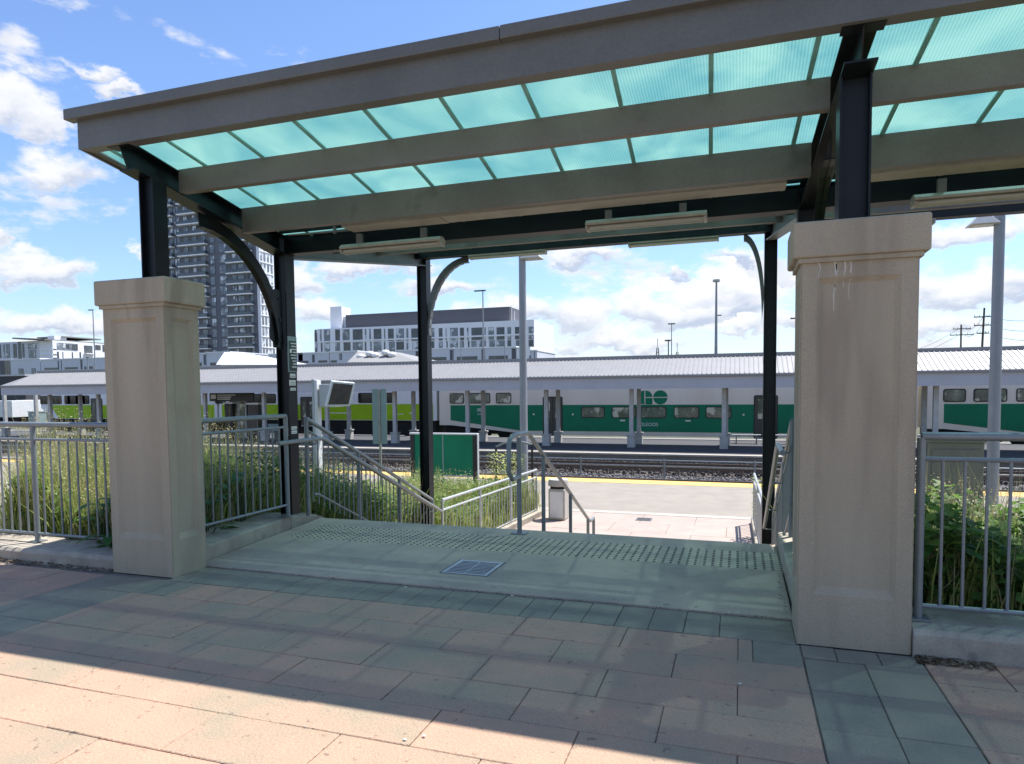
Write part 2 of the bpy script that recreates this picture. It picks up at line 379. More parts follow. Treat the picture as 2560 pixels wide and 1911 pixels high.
def link(name, me, parent=None, org=Vector()):
    o = bpy.data.objects.new(name, me); COL.objects.link(o)
    org = Vector(org)
    if parent:
        o.parent = parent; o.location = org - WLOC.get(parent.name, Vector())
    else: o.location = org
    WLOC[o.name] = org
    return o
def clone(o, parent, org):
    """another copy of a part (shared mesh) at world point org"""
    c = o.copy(); COL.objects.link(c); c.parent = parent
    c.location = Vector(org) - (WLOC.get(parent.name, Vector()) if parent else Vector()); WLOC[c.name] = Vector(org)
    return c
def tag(o, label=None, cat=None, group=None, kind=None):
    if label: o['label'] = label
    if cat: o['category'] = cat
    if group: o['group'] = group
    if kind: o['kind'] = kind
    return o
def thing(name, loc, label, cat, group=None):
    o = bpy.data.objects.new(name, None); o.empty_display_size = .2; COL.objects.link(o); o.location = loc
    WLOC[o.name] = Vector(loc)
    return tag(o, label, cat, group)
def struct(name, mb, mt, **k):
    return tag(mb.build(name, mt, **k), kind='structure')

# ============================================================ ground, plaza, landing, stairs, platforms
struct('ground', MB().box(-900, 900, -300, 1500, -2.4, -1.80), M['soil'])
ZL = -1.4                                                     # level of the station platforms
plaza = struct('plaza', MB().box(-40, 30, -40, 4.30, -2.0, -.010).box(-4.5, .34, 4.30, 4.625, -2.0, -.0105), M['joint'])

_pav = {}
def paver(x0, x1, y0, y1, kind='paver', gap=.0045):
    key = (round(x1-x0, 3), round(y1-y0, 3), kind)
    c = ((x0+x1)/2, (y0+y1)/2, rnd.uniform(-.002, .002))
    if key not in _pav:
        a, b = (x1-x0)/2-gap/2, (y1-y0)/2-gap/2
        o = MB().box(-a, a, -b, b, -.05, 0).build('paver' if kind == 'paver' else 'edge_paver', M[kind], None, bevel=.0035, seg=1)
        o.parent = plaza; _pav[key] = o
    else:
        o = _pav[key].copy(); COL.objects.link(o)
    o.location = c
    o.rotation_euler = (rnd.uniform(-.0025, .0025), rnd.uniform(-.0025, .0025), rnd.uniform(-.004, .004))
    return o
ROWS = [4.203, 3.867, 3.532, 3.193, 2.845, 2.502, 2.155, 1.81, 1.465, 1.12]
for k in range(len(ROWS)-1):
    y1, y0 = ROWS[k], ROWS[k+1]
    xl, xr = (-4.06, .08) if k == 0 else (-4.355, .34)
    x = -6.6 + (0 if k % 2 == 0 else .33)
    js = [xl] + [v for v in [x+.66*i for i in range(12)] if xl+.08 < v < xr-.05] + [xr]
    for a, b in zip(js, js[1:]): paver(a, b, y0, y1)
    # field beyond the green band on the right
    js = [.955] + [v for v in [.31+.66*i+(0 if k % 2 else .33) for i in range(7)] if v > 1.05]
    for a, b in zip(js, js[1:]): paver(a, b, y0, y1)
    # smaller stones beyond the band on the left
    js = [-5.0-.44*i-(.22 if k % 2 else 0) for i in range(9)]; js[0] = -4.99
    if k < 7:
        for a, b in zip(js[1:], js): paver(a, b, y0, y1)
    for a, b in ((-4.99, -4.675), (-4.675, -4.36)) if k < 8 else (): paver(a, b, y0, y1, 'green_paver')
yy = 4.0
for i in range(7):
    for a, b in ((.345, .65), (.65, .95)):
        s = 0 if a < .5 else .02
        paver(a, b, yy-.41*(i+1)+s, yy-.41*i+s, 'green_paver')
for a, b in ((.345, .52), (.52, .74), (.74, .95)): paver(a, b, 4.02, 4.203, 'green_paver')
for a, b in ((-4.355, -4.21), (-4.21, -4.06)): paver(a, b, 3.867, 4.203, 'green_paver')
paver(.08, .34, 3.867, 4.03, 'green_paver'); paver(.08, .34, 4.03, 4.203, 'green_paver')
xs = [-.11-.2135*i for i in range(20)][::-1]
for a, b in zip(xs, xs[1:]):
    if rnd.random() < .35: paver(a, b, 4.21, 4.42, 'green_paver'); paver(a, b, 4.42, 4.622, 'green_paver')
    else: paver(a, b, 4.21, 4.622, 'green_paver')
paver(-4.36, xs[0], 4.21, 4.622, 'green_paver'); paver(-.11, .325, 4.21, 4.42, 'green_paver'); paver(-.11, .325, 4.42, 4.622, 'green_paver')

# landing slab, tactile band, stairs
landing = struct('landing', MB().hexa(((-4.50, 4.668, -2), (.34, 4.668, -2), (.34, 6.87, -2), (-4.74, 6.87, -2), (-4.50, 4.668, .003), (.34, 4.668, .003), (.34, 6.87, .003), (-4.74, 6.87, .003))), M['landing'], bevel=.012)
def tactile_mesh():
    mb = MB().box(-.169, .169, -.318, .318, -.03, .005)
    mb.cur = 1
    for i in range(5):
        for j in range(10):
            x, y = -.135+.0675*i, -.284+.063*j
            mb.tube([(x, y, .004), (x, y, .0095)], .0135, 8, .0095)
    return mb
x = .20
first = None
for i in range(14):
    if first is None:
        first = tactile_mesh().build('tactile_tile', [M['tactile'], M['dome']], landing, loc=None)
        t = first
    else: t = first.copy(); COL.objects.link(t)
    t.location = (x-.344*i, 6.165, rnd.uniform(-.0008, .0008))
stairs = tag(bpy.data.objects.new('stairs', None), kind='structure'); COL.objects.link(stairs); WLOC['stairs'] = Vector()
NR, RISE, TREAD = 9, 1.4/9, .352
for i in range(NR-1):
    y = 6.872+TREAD*i; z = -RISE*(i+1)
    MB().box(-4.75, .36, y, y+TREAD-.002, -2.0, z).build('step', M['landing'], stairs, bevel=.01)
YB = 6.872+TREAD*(NR-1)
grate = thing('drain_grate', (-2.12, 5.26, .004), 'galvanised drain grate set in the concrete landing', 'drain grate')
g = MB()
for a in ((-2.33, -2.30, 5.04, 5.48), (-1.96, -1.93, 5.04, 5.48)): g.box(*a, -.03, .0055)
g.box(-2.30, -1.96, 5.04, 5.07, -.03, .0055).box(-2.30, -1.96, 5.45, 5.48, -.03, .0055)
g.build('frame', M['rail_light'], grate)
MB().box(-2.345, -1.915, 5.025, 5.495, -.02, .0036).build('seat', M['black'], grate)  # black plate: shade of the gap around the frame put into colour
MB().box(-2.30, -1.96, 5.07, 5.45, .0034, .0042).build('pit_shade', M['black'], grate)  # thin black sheet standing in for the unlit depth below the bars
b0 = None
for i in range(9):
    yb = 5.09+.0425*i
    if b0 is None: b0 = MB().box(-2.298, -1.962, -.0065, .0065, .0005, .0062).build('bar', M['rail_light'], grate, loc=(0, 0, 0)); b0.location = (2.12, yb-5.26, 0)
    else: c = b0.copy(); COL.objects.link(c); c.location = (2.12, yb-5.26, 0)
MB().box(-2.138, -2.122, 5.07, 5.45, .0042, .0072).build('cross_bar', M['rail_light'], grate)

# kerbs along the plaza and beside the landing
struct('kerb_left', MB().extr([(-40, 4.31, -.3), (-40, 4.31, .085), (-40, 4.335, .115), (-40, 4.74, .125), (-40, 4.74, -.3)], (34.99, 0, 0)), M['concrete'], bevel=.006)
struct('kerb_right', MB().extr([(.922, 4.20, -.3), (.922, 4.20, .125), (.922, 4.225, .152), (.922, 4.62, .158), (.922, 4.62, -.3)], (30, 0, 0)), M['concrete'], bevel=.006)
def hex_kerb(name, A, B, w0, w1, z0, z1, h=.155, zb=-2.2):
    """kerb from A to B (inner base line), top width w to the outside"""
    (ax, ay), (bx, by) = A, B
    o = MB().hexa(((ax, ay, zb), (bx, by, zb), (bx+w1, by, zb), (ax+w0, ay, zb), (ax, ay, z0+h-.03), (bx, by, z1+h-.03), (bx+w1, by, z1+h), (ax+w0, ay, z0+h)))
    return o
k = MB(); s = k
s.hexa(((-4.49, 4.66, -2.2), (-4.70, 6.30, -2.2), (-5.05, 6.30, -2.2), (-5.05, 4.66, -2.2), (-4.52, 4.66, .125), (-4.73, 6.30, .125), (-5.05, 6.30, .155), (-5.05, 4.66, .155)))
struct('landing_kerb_left', k, M['concrete'], bevel=.012)
k = MB(); k.hexa(((-4.703, 6.305, -2.2), (-4.77, 6.90, -2.2), (-5.05, 6.90, -2.2), (-5.05, 6.305, -2.2), (-4.735, 6.305, .12), (-4.80, 6.90, .03), (-5.05, 6.90, .05), (-5.05, 6.305, .15)))
y0, z0 = 6.905, .03
k.hexa(((-4.765, 6.902, -2.2), (-4.765, YB+.1, -2.2), (-5.05, YB+.1, -2.2), (-5.05, 6.902, -2.2), (-4.80, 6.902, .03), (-4.80, YB+.1, -1.25), (-5.05, YB+.1, -1.25), (-5.05, 6.902, .03)))
struct('stair_kerb_left', k, M['concrete'], bevel=.012)
k = MB(); k.hexa(((.30, 4.66, -2.2), (.345, 4.66, -2.2), (.60, 4.66, -2.2), (.60, 6.80, -2.2), (.30, 4.66, .12), (.345, 4.66, .15), (.60, 4.66, .155), (.60, 6.80, .155))) if 0 else None
k = MB().hexa(((.325, 4.66, -2.2), (.60, 4.66, -2.2), (.60, 6.80, -2.2), (.305, 6.80, -2.2), (.36, 4.66, .14), (.60, 4.66, .15), (.60, 6.80, .15), (.345, 6.80, .14)))
k.hexa(((.307, 6.803, -2.2), (.60, 6.803, -2.2), (.60, YB+.1, -2.2), (.365, YB+.1, -2.2), (.345, 6.803, .10), (.60, 6.803, .10), (.60, YB+.1, -1.25), (.39, YB+.1, -1.25)))
struct('stair_kerb_right', k, M['concrete'], bevel=.02, seg=3)

# weedy slopes either side of the stairs
def slope_z(x, y):
    t = min(1, max(0, (y-4.7)/6.6)); t = t*t*(3-2*t)
    return -.02-1.36*t+.05*math.sin(x*1.7)+.04*math.sin(y*2.3+x)
def slope(name, x0, x1, y0=4.6, y1=13.5):
    nx, ny = int((x1-x0)/.6), 16
    v = []; f = []
    for j in range(ny+1):
        for i in range(nx+1):
            xx, yy = x0+(x1-x0)*i/nx, y0+(y1-y0)*j/ny
            v.append((xx, yy, slope_z(xx, yy)))
    for j in range(ny):
        for i in range(nx):
            a = j*(nx+1)+i; f.append((a, a+1, a+nx+2, a+nx+1))
    me = bpy.data.meshes.new(name); me.from_pydata(v, [], f); me.materials.append(M['soil'])
    return tag(link(name, me), kind='structure')
slope('grass_slope_left', -40, -4.95); slope('grass_slope_right', .55, 30)

# near platform: pink slabs, pale strip, asphalt, yellow edge
plat = struct('platform', MB().box(-90, 60, YB+.002, 21.6, -2.3, ZL-.012), M['joint'])
def slab(name, mt, x0, x1, y0, y1, z=ZL, key=None, cache={}, parent=plat, th=.05, gap=.008):
    k = (name, round(x1-x0, 3), round(y1-y0, 3))
    if k not in cache:
        a, b = (x1-x0)/2-gap/2, (y1-y0)/2-gap/2
        o = MB().box(-a, a, -b, b, -th, 0).build(name, mt, None, bevel=.004, seg=1); o.parent = parent; cache[k] = o
    else: o = cache[k].copy(); COL.objects.link(o)
    o.location = ((x0+x1)/2, (y0+y1)/2, z+rnd.uniform(-.002, .002)); return o
for j in range(6):
    y0 = YB+.02+.99*j
    for i in range(8):
        x0 = -7.2+1.16*i+(.5 if j % 2 else 0)
        slab('slab', M['plaza'], x0, x0+1.16, y0, y0+.99)
ye = YB+.02+.99*6
struct('platform_strip', MB().box(-60, 40, ye+.004, ye+.30, -1.6, ZL+.004), M['edge'], bevel=.004)
struct('platform_asphalt', MB().box(-90, 60, ye+.304, 20.74, -1.6, ZL), M['asphalt'])
struct('platform_apron', MB().box(-90, -7.5, YB+.1, ye, -1.6, ZL-.003).box(3.1, 60, YB+.1, ye, -1.6, ZL-.003), M['asphalt'])
for i in range(40):
    slab('tactile_slab', M['yellow'], -38+1.2*i, -36.8+1.2*i, 20.75, 21.36, z=ZL+.006)
struct('platform_edge', MB().box(-90, 60, 21.37, 21.62, -2.3, ZL+.002), M['yellow'])

# tracks
struct('track_bed', MB().box(-120, 90, 21.62, 30.55, -2.3, -1.78), M['ballast_dark'])
def stones(name, x0, x1, y0, y1, n, z, smin, smax, mt):
    v = []; f = []
    for _ in range(n):
        cx, cy = rnd.uniform(x0, x1), rnd.uniform(y0, y1); r = rnd.uniform(smin, smax)
        a0 = rnd.uniform(0, 6.28); b = len(v); hh = r*rnd.uniform(.7, 1.3)
        for q in range(4):
            a = a0+q*1.57+rnd.uniform(-.3, .3); v.append((cx+r*math.cos(a), cy+r*math.sin(a), z-.03))
        for q in range(4):
            a = a0+.5+q*1.57+rnd.uniform(-.4, .4); v.append((cx+.55*r*math.cos(a), cy+.55*r*math.sin(a), z+hh*rnd.uniform(.7, 1.1)))
        f.append((b+4, b+5, b+6, b+7))
        for q in range(4): j = (q+1) % 4; f.append((b+q, b+j, b+4+j, b+4+q))
    me = bpy.data.meshes.new(name); me.from_pydata(v, [], f); me.materials.append(mt)
    return tag(link(name, me), kind='stuff')
stones('ballast', -26, 12, 22.9, 25.3, 9000, -1.74, .04, .085, M['ballast'])
stones('stained_ballast', -26, 12, 25.3, 30.4, 5000, -1.77, .04, .09, M['ballast_dark'])
struct('ballast_bed', MB().box(-120, 90, 22.8, 25.35, -1.79, -1.742), M['ballast'])
tie0 = None
for yc in (22.75, 27.9):
    tk = thing('railway_track', (-10, yc, -1.78), 'rusty track nearest the yellow platform edge' if yc < 25 else 'dark stained track below the far platform', 'railway track', 'tracks between the platforms')
    for s in (-.75, .75):
        MB().extr([(-120, yc+s-.07, -1.76), (-120, yc+s+.07, -1.76), (-120, yc+s+.07, -1.74), (-120, yc+s+.012, -1.72), (-120, yc+s+.012, -1.64), (-120, yc+s+.036, -1.63), (-120, yc+s+.036, -1.59), (-120, yc+s-.036, -1.59), (-120, yc+s-.036, -1.63), (-120, yc+s-.012, -1.64), (-120, yc+s-.012, -1.72), (-120, yc+s-.07, -1.74)], (200, 0, 0)).build('rail', M['rail_steel'], tk)
    for i in range(75):
        if tie0 is None: tie0 = MB().box(-.11, .11, -1.3, 1.3, -.10, .022).build('tie', M['tie'], None, bevel=.01, seg=1); t = tie0
        else: t = tie0.copy(); COL.objects.link(t)
        t.parent = tk; t.location = (-20+.55*i+.0, 0, .0)
fz = thing('track_fence', (-5.5, 24.6, -1.78), 'low grey pipe fence between the two tracks', 'fence')
MB().tube([(-70, 24.6, -1.07), (30, 24.6, -1.07)], .02, 8).build('top_rail', M['rail'], fz)
MB().tube([(-70, 24.6, -1.27), (30, 24.6, -1.27)], .015, 8).build('mid_rail', M['rail'], fz)
p0 = None
for i in range(-10, 6):
    x = -5.6+3.05*i
    if p0 is None: p0 = MB().tube([(0, 0, -.05), (0, 0, .76)], .032, 8).build('post', M['rail'], None); p = p0
    else: p = p0.copy(); COL.objects.link(p)
    p.parent = fz; p.location = (x+5.5, 0, 0)
struct('far_platform', MB().box(-100, 70, 30.58, 39.25, -2.3, ZL-.02), M['platform_far'])
struct('far_platform_wall', MB().box(-100, 70, 30.52, 30.575, -2.3, ZL-.08), M['platform_wall'])
struct('far_platform_coping', MB().box(-100, 70, 30.44, 30.95, ZL-.075, ZL).box(-100, 70, 38.9, 39.3, ZL-.075, ZL), M['edge'])
struct('far_track_bed', MB().box(-120, 90, 39.3, 46, -2.3, -1.79), M['ballast'])
for yc in (41.9,):
    tk = thing('railway_track', (-10, yc, -1.78), 'track under the green and white train', 'railway track', 'tracks between the platforms')
    for s in (-.75, .75): MB().box(-120, 80, yc+s-.036, yc+s+.036, -1.78, -1.62).build('rail', M['rail_steel'], tk)

# ============================================================ stone piers
def pier(x0, x1, y0, y1, label):
    t = thing('stone_pier', ((x0+x1)/2, (y0+y1)/2, 0), label, 'pillar', 'stone piers of the station canopy')
    b = .055; d = .022; zt, zb = 2.115, .30
    W, D = x1-x0, y1-y0
    bm = bmesh.new()
    # shaft with one sunk panel per face
    def face(o, u, n, w):
        o, u, n = Vector(o), Vector(u), Vector(n); zv = Vector((0, 0, 1)); mg = min(.085, w*.2)
        O = [o, o+u*w, o+u*w+zv*2.20, o+zv*2.20]
        I = [o+u*mg+zv*zb, o+u*(w-mg)+zv*zb, o+u*(w-mg)+zv*zt, o+u*mg+zv*zt]
        e = .028
        J = [o+u*(mg+e)+zv*(zb+.05)-n*d, o+u*(w-mg-e)+zv*(zb+.05)-n*d, o+u*(w-mg-e)+zv*(zt-.03)-n*d, o+u*(mg+e)+zv*(zt-.03)-n*d]
        vo = [bm.verts.new(p) for p in O]; vi = [bm.verts.new(p) for p in I]; vj = [bm.verts.new(p) for p in J]
        for k in range(4):
            q = (k+1) % 4
            bm.faces.new((vo[k], vo[q], vi[q], vi[k])); bm.faces.new((vi[k], vi[q], vj[q], vj[k]))
        bm.faces.new(vj)
    hw, hd = W/2, D/2
    face((-hw, -hd, 0), (1, 0, 0), (0, -1, 0), W); face((hw, -hd, 0), (0, 1, 0), (1, 0, 0), D)
    face((hw, hd, 0), (-1, 0, 0), (0, 1, 0), W); face((-hw, hd, 0), (0, -1, 0), (-1, 0, 0), D)
    bmesh.ops.remove_doubles(bm, verts=bm.verts, dist=.0005); bmesh.ops.recalc_face_normals(bm, faces=bm.faces)
    bmesh.ops.bevel(bm, geom=[e for e in bm.edges if len(e.link_faces) == 2 and e.calc_face_angle(0) > 1.3], offset=.006, segments=2, affect='EDGES')
    me = bpy.data.meshes.new('shaft'); bm.to_mesh(me); bm.free(); me.materials.append(M['stone'])
    link('shaft', me, t, t.location)
    cx, cy = t.location.x, t.location.y
    MB().box(cx-hw-.018, cx+hw+.018, cy-hd-.018, cy+hd+.018, 2.20, 2.228).build('neck', M['stone'], t, bevel=.004)
    MB().box(cx-hw-.048, cx+hw+.048, cy-hd-.035, cy+hd+.035, 2.228, 2.43).build('cap', M['stone'], t, bevel=.012)
    return t
pier(-5.01, -4.36, 4.275, 4.64, 'stone pier at the left end, behind it the dark tower')
pr_ = pier(.325, .918, 4.22, 4.62, 'nearest stone pier on the right, with white drip stains below its cap')
M['lime_run'] = mat('lime_run', (.60, .55, .46), .9, 0, .1, 14)
for x, z1, z0, w in ((.500, 2.205, 1.93, .006), (.507, 2.19, 2.04, .004), (.548, 2.205, 2.06, .005), (.578, 2.20, 1.99, .004), (.42, 2.2, 2.09, .003)):
    n = 7; L = []; Rr = []
    for i in range(n+1):
        z = z1+(z0-z1)*i/n; ww = w*(1-.75*i/n)*rnd.uniform(.7, 1.2); xx = x+rnd.uniform(-.002, .002)+.004*math.sin(i*.9)
        yf = 4.2192 if not (.30 < z < 2.112 and .42 < x) else (4.2416 if z < 2.08 else 4.2192+.0224*min(1, (2.118-z)/.03))
        L.append((xx-ww, yf, z)); Rr.append((xx+ww, yf, z))
    mb = MB()
    for i in range(n): mb.hexa((L[i], Rr[i], Rr[i+1], L[i+1], *[(q[0], q[1]+.0012, q[2]) for q in (L[i], Rr[i], Rr[i+1], L[i+1])]))
    mb.build('drip_stain', M['lime_run'], pr_)

# ============================================================ the canopy
DR = -.04                                                     # the frames lean a touch to the left going back
def fx(x, y): return x+DR*(y-4.25)
def zroof(y): return 3.495-.153*(y-4.25) if y < 6.35 else 3.495-.153*2.1+.150*(y-6.35)
can = thing('canopy', (-2, 5.5, 0), 'teal glazed steel canopy over the stair landing', 'canopy')
XL, XR2 = -5.02, 7.5
# eaves: channel with cap strip
MB().box(XL, XR2, 4.13, 4.152, 3.452, 3.69).build('fascia', M['fascia'], can)
MB().box(XL, XR2, 4.152, 4.235, 3.452, 3.466).build('fascia_flange', M['fascia'], can)
cap = MB()
cap.box(XL-.075, -1.43, 4.07, 4.16, 3.672, 3.755).box(-1.427, XR2, 4.07, 4.16, 3.674, 3.757)
cap.build('gutter_cap', M['fascia'], can, bevel=.006)
MB().extr([(XL, 4.152, 3.452), (XL, 4.152, 3.69), (XL, 6.32, 3.36), (XL, 6.32, 3.14)], (.02, 0, 0)).build('side_fascia', M['fascia'], can)
MB().extr([(XL+.02, 4.236, 3.453), (XL+.02, 4.236, 3.466), (XL+.02, 6.32, 3.154), (XL+.02, 6.32, 3.141)], (.05, 0, 0)).build('side_fascia_flange', M['fascia'], can)
XB0 = .41-.5855*9
# purlins (channels: web to the front, lip at the bottom) and glazing bars, panels
def purlin(y, d, x0, x1, mt=M['purlin'], lip=.07):
    zt = zroof(y)-.004; dx = DR*(y-4.25)
    w = MB().box(x0+dx, x1+dx, y, y+.018, zt-d, zt).box(x0+dx, x1+dx, y+.0185, y+lip, zt-d, zt-d+.012).box(x0+dx, x1+dx, y+.0185, y+lip, zt-.012, zt)
    return w.build('purlin', mt, can)
BX = [(-5.0, -4.73), (-4.57, .535), (.705, 5.70), (5.88, 7.4)]
for a, b in BX:
    purlin(4.71, .195, a, b); purlin(5.52, .235, a, b)
for a, b in ((-4.98, 7.4),): purlin(7.3, .10, a, b, M['steel']); purlin(8.45, .085, a, b); purlin(9.72, .10, a, b, M['steel'])
def panel_rows(y0, y1, XR2=XR2):
    xs = [XB0-.5855*.0+.5855*i for i in range(22)]
    edges = [XL+.03]+[x for x in xs if x > XL+.06 and x < XR2]+[XR2]
    for a, b in zip(edges, edges[1:]):
        d0, d1 = DR*(y0-4.25), DR*(y1-4.25)
        MB().hexa(((a+d0+.004, y0, zroof(y0)+.002), (b+d0-.004, y0, zroof(y0)+.002), (b+d1-.004, y1, zroof(y1-.001)+.002), (a+d1+.004, y1, zroof(y1-.001)+.002),
                   (a+d0+.004, y0, zroof(y0)+.006), (b+d0-.004, y0, zroof(y0)+.006), (b+d1-.004, y1, zroof(y1-.001)+.006), (a+d1+.004, y1, zroof(y1-.001)+.006))).build('roof_panel', M['panel'], can)
    for x in edges[1:-1]:
        d0, d1 = DR*(y0-4.25), DR*(y1-4.25); e = .015
        MB().hexa(((x+d0-e, y0, zroof(y0)-.014), (x+d0+e, y0, zroof(y0)-.014), (x+d1+e, y1, zroof(y1-.001)-.014), (x+d1-e, y1, zroof(y1-.001)-.014),
                   (x+d0-e, y0, zroof(y0)-.001), (x+d0+e, y0, zroof(y0)-.001), (x+d1+e, y1, zroof(y1-.001)-.001), (x+d1-e, y1, zroof(y1-.001)-.001))).build('glazing_bar', M['bar'], can)
panel_rows(4.20, 6.30)
panel_rows(6.42, 10.35, 1.58)  # far glazing cut short at the right, shaped to let sun onto the weeds
# wide flange sections
def isection(mb, p, q, h, w, side, tf=.012, tw=.009):
    """I beam from p to q (top centre line), depth h downwards, flange width w along side"""
    p, q, sd = Vector(p), Vector(q), Vector(side).normalized(); dn = Vector((0, 0, -1))
    for (a, b, z0, z1) in ((-w/2, w/2, 0, tf), (-w/2, w/2, h-tf, h), (-tw/2, tw/2, tf, h-tf)):
        o = [p+sd*a+dn*z1, p+sd*b+dn*z1, q+sd*b+dn*z1, q+sd*a+dn*z1]
        mb.hexa(o+[v+dn*(z0-z1) for v in o])
def rafter(x):
    mb = MB(); y0, y1 = 4.25, 6.22
    z = lambda y: zroof(y)-.012
    # tapered head cut below the eaves channel
    isection(mb, (fx(x, y0), y0, z(y0)), (fx(x, y1), y1, z(y1)), .195, .17, (1, 0, 0))
    mb.hexa(((fx(x, y0)-.005, y0-.07, z(y0)-.03), (fx(x, y0)+.005, y0-.07, z(y0)-.03), (fx(x, y0)+.005, y0, z(y0)-.19), (fx(x, y0)-.005, y0, z(y0)-.19),
             (fx(x, y0)-.005, y0-.07, z(y0)-.02), (fx(x, y0)+.005, y0-.07, z(y0)-.02), (fx(x, y0)+.005, y0, z(y0)-.02), (fx(x, y0)-.005, y0, z(y0)-.02)))
    mb.box(fx(x, y0)-.11, fx(x, y0)+.11, y0-.085, y0+.02, z(y0)-.035, z(y0)-.027)
    mb.build('rafter', M['steel'], can)
    mb = MB(); isection(mb, (fx(x, 6.34), 6.36, zroof(6.36)-.012), (fx(x, 10.2), 10.25, zroof(10.25)-.012), .20, .15, (1, 0, 0))
    mb.build('rafter', M['steel_grey'], can)
COLX = (-4.65, .62, 5.79)
for x in COLX: rafter(x)
def hcolumn(x, y, z0, z1, w, mt=M['steel'], name='column', d=None):
    d = d or w; h = w/2; k = d/2; t = .012
    return MB().box(x-h, x-h+t, y-k, y+k, z0, z1).box(x+h-t, x+h, y-k, y+k, z0, z1).box(x-h+t, x+h-t, y-.03, y-.02, z0, z1).build(name, mt, can)
for x, w, dx in zip(COLX, (.145, .165, .165), (.06, 0, 0)): hcolumn(fx(x, 4.45)+dx, 4.44, 2.43, 3.27, w)
for x, w in ((fx(-4.65, 6.3), .15), (fx(.62, 6.3)+.0, .18), (fx(5.79, 6.3), .18)): hcolumn(x, 6.30, .15, 3.16, w)
for x in COLX:
    c = hcolumn(fx(x, 10.08), 10.08, -1.4, 3.70, .165, M['steel'])
    MB().box(fx(x, 10.08)-.14, fx(x, 10.08)+.14, 9.94, 10.22, ZL, ZL+.02).build('base_plate', M['steel_grey'], can)
# valley girder, its angles, far beam and far fascia
gd = MB()
for a, b in ((-4.83, 7.4),):
    isection(gd, (a, 6.30, 3.215), (b, 6.30, 3.215), .225, .12, (0, 1, 0))
gd.build('girder', M['steel'], can)
MB().box(-4.6, 7.4, 6.05, 6.10, 3.17, 3.215).build('angle', M['steel'], can)
isb = MB(); isection(isb, (-4.95, 10.0, 3.80), (7.3, 10.0, 3.80), .19, .10, (0, 1, 0)); isb.build('beam', M['steel'], can)
MB().box(XL-.2, 7.4, 10.36, 10.38, 3.80, 4.10).build('far_fascia', M['fascia'], can)
for a, b in ((-3.62, -2.6), (-2.595, .33), (.86, 5.6)):
    MB().box(a, b, 5.70, 5.93, 3.07 if a < -3 else 3.075, 3.10).build('soffit_board', M['soffit'], can)
# curved knee braces
def brace(x, pts, w=.013, flange=.075, name='brace', mt=M['steel'], plate=None):
    up = [Vector((x, a, b)) for a, b in pts[0]]; lo = [Vector((x, a, b)) for a, b in pts[1]]
    mb = MB(); n = len(up)
    for i in range(n-1):
        mb.hexa([p+Vector((s, 0, 0)) for s in (-w/2, w/2) for p in (up[i], up[i+1], lo[i+1], lo[i])])
        d = (lo[i+1]-lo[i]).normalized(); nn = Vector((0, d.z, -d.y))
        mb.hexa([p+Vector((s, 0, 0)) for s in (-flange/2, flange/2) for p in (lo[i], lo[i+1], lo[i+1]-nn*.010, lo[i]-nn*.010)])
    o = mb.build(name, mt, can)
    if plate:
        (y0, y1, z0, z1) = plate
        MB().extr([(x-.008, y0-.06, z0+.12), (x-.008, y0-.02, z1-.06), (x-.008, y0+.03, z1), (x-.008, y1, z1), (x-.008, y1, z0), (x-.008, y1-.05, z0)], (.016, 0, 0)).build('gusset_plate', mt, can)
        for zz in (z0+.1, (z0+z1)/2, z1-.1): MB().tube([(x+.008, y1-.045, zz), (x+.02, y1-.045, zz)], .014, 6).build('bolt', M['black'], can)
    return o
def arc(y0, z0, y1, z1, n=12, bulge=1.):
    """quarter ellipse leaving (y0,z0) level and arriving at (y1,z1) plumb"""
    return [(y0+(y1-y0)*math.sin(t*math.pi/2), z1+(z0-z1)*math.cos(t*math.pi/2)) for t in [i/n for i in range(n+1)]]
for x in COLX:
    xx = fx(x, 5.7)
    brace(xx, (arc(5.04, 3.155, 6.22, 2.02), arc(5.06, 3.02, 6.10, 1.98)), plate=(6.06, 6.20, 1.96, 2.60))
def cross_brace(x, y, sgn, w_=.72):
    mb = MB()
    pts_u = [Vector((x+sgn*(w_-a), y, b)) for a, b in arc(0, 3.62, w_, 2.75)]
    pts_l = [Vector((x+sgn*(w_-a), y, b)) for a, b in arc(0, 3.53, w_-.025, 2.40)]
    for i in range(12):
        mb.hexa([p+Vector((0, s, 0)) for s in ((-.006, .006) if w_ > .5 else (-.035, .035)) for p in (pts_u[i], pts_u[i+1], pts_l[i+1], pts_l[i])])
        if w_ > .5: mb.hexa([p+Vector((0, s, 0)) for s in (-.04, .04) for p in (pts_l[i], pts_l[i+1], pts_l[i+1]+Vector((sgn*.012, 0, -.004)), pts_l[i]+Vector((sgn*.002, 0, -.012)))])
    mb.build('brace', M['steel_grey'], can)
cross_brace(fx(-4.65, 10.08)+.083, 10.05, 1); cross_brace(fx(.62, 10.08)-.083, 10.05, -1, .27)
# conduits under the girder
MB().tube([(-4.45, 6.02, 3.13), (-3.5, 6.02, 3.115), (-2.2, 6.02, 3.125), (-1., 6.02, 3.11), (.3, 6.02, 3.13)], .009, 6).build('conduit', M['cable'], can)
MB().tube([(-3.9, 9.92, 3.62), (-2.5, 9.9, 3.70), (-1., 9.92, 3.71), (.3, 9.92, 3.72)], .013, 6).build('conduit', M['cable'], can)
for x in (-3.9, -2.6, -1.4, -.2, 1.4):
    MB().tube([(x, 6.02, 3.10), (x, 6.02, 3.17)], .018, 6).build('conduit_clip', M['cable'], can)

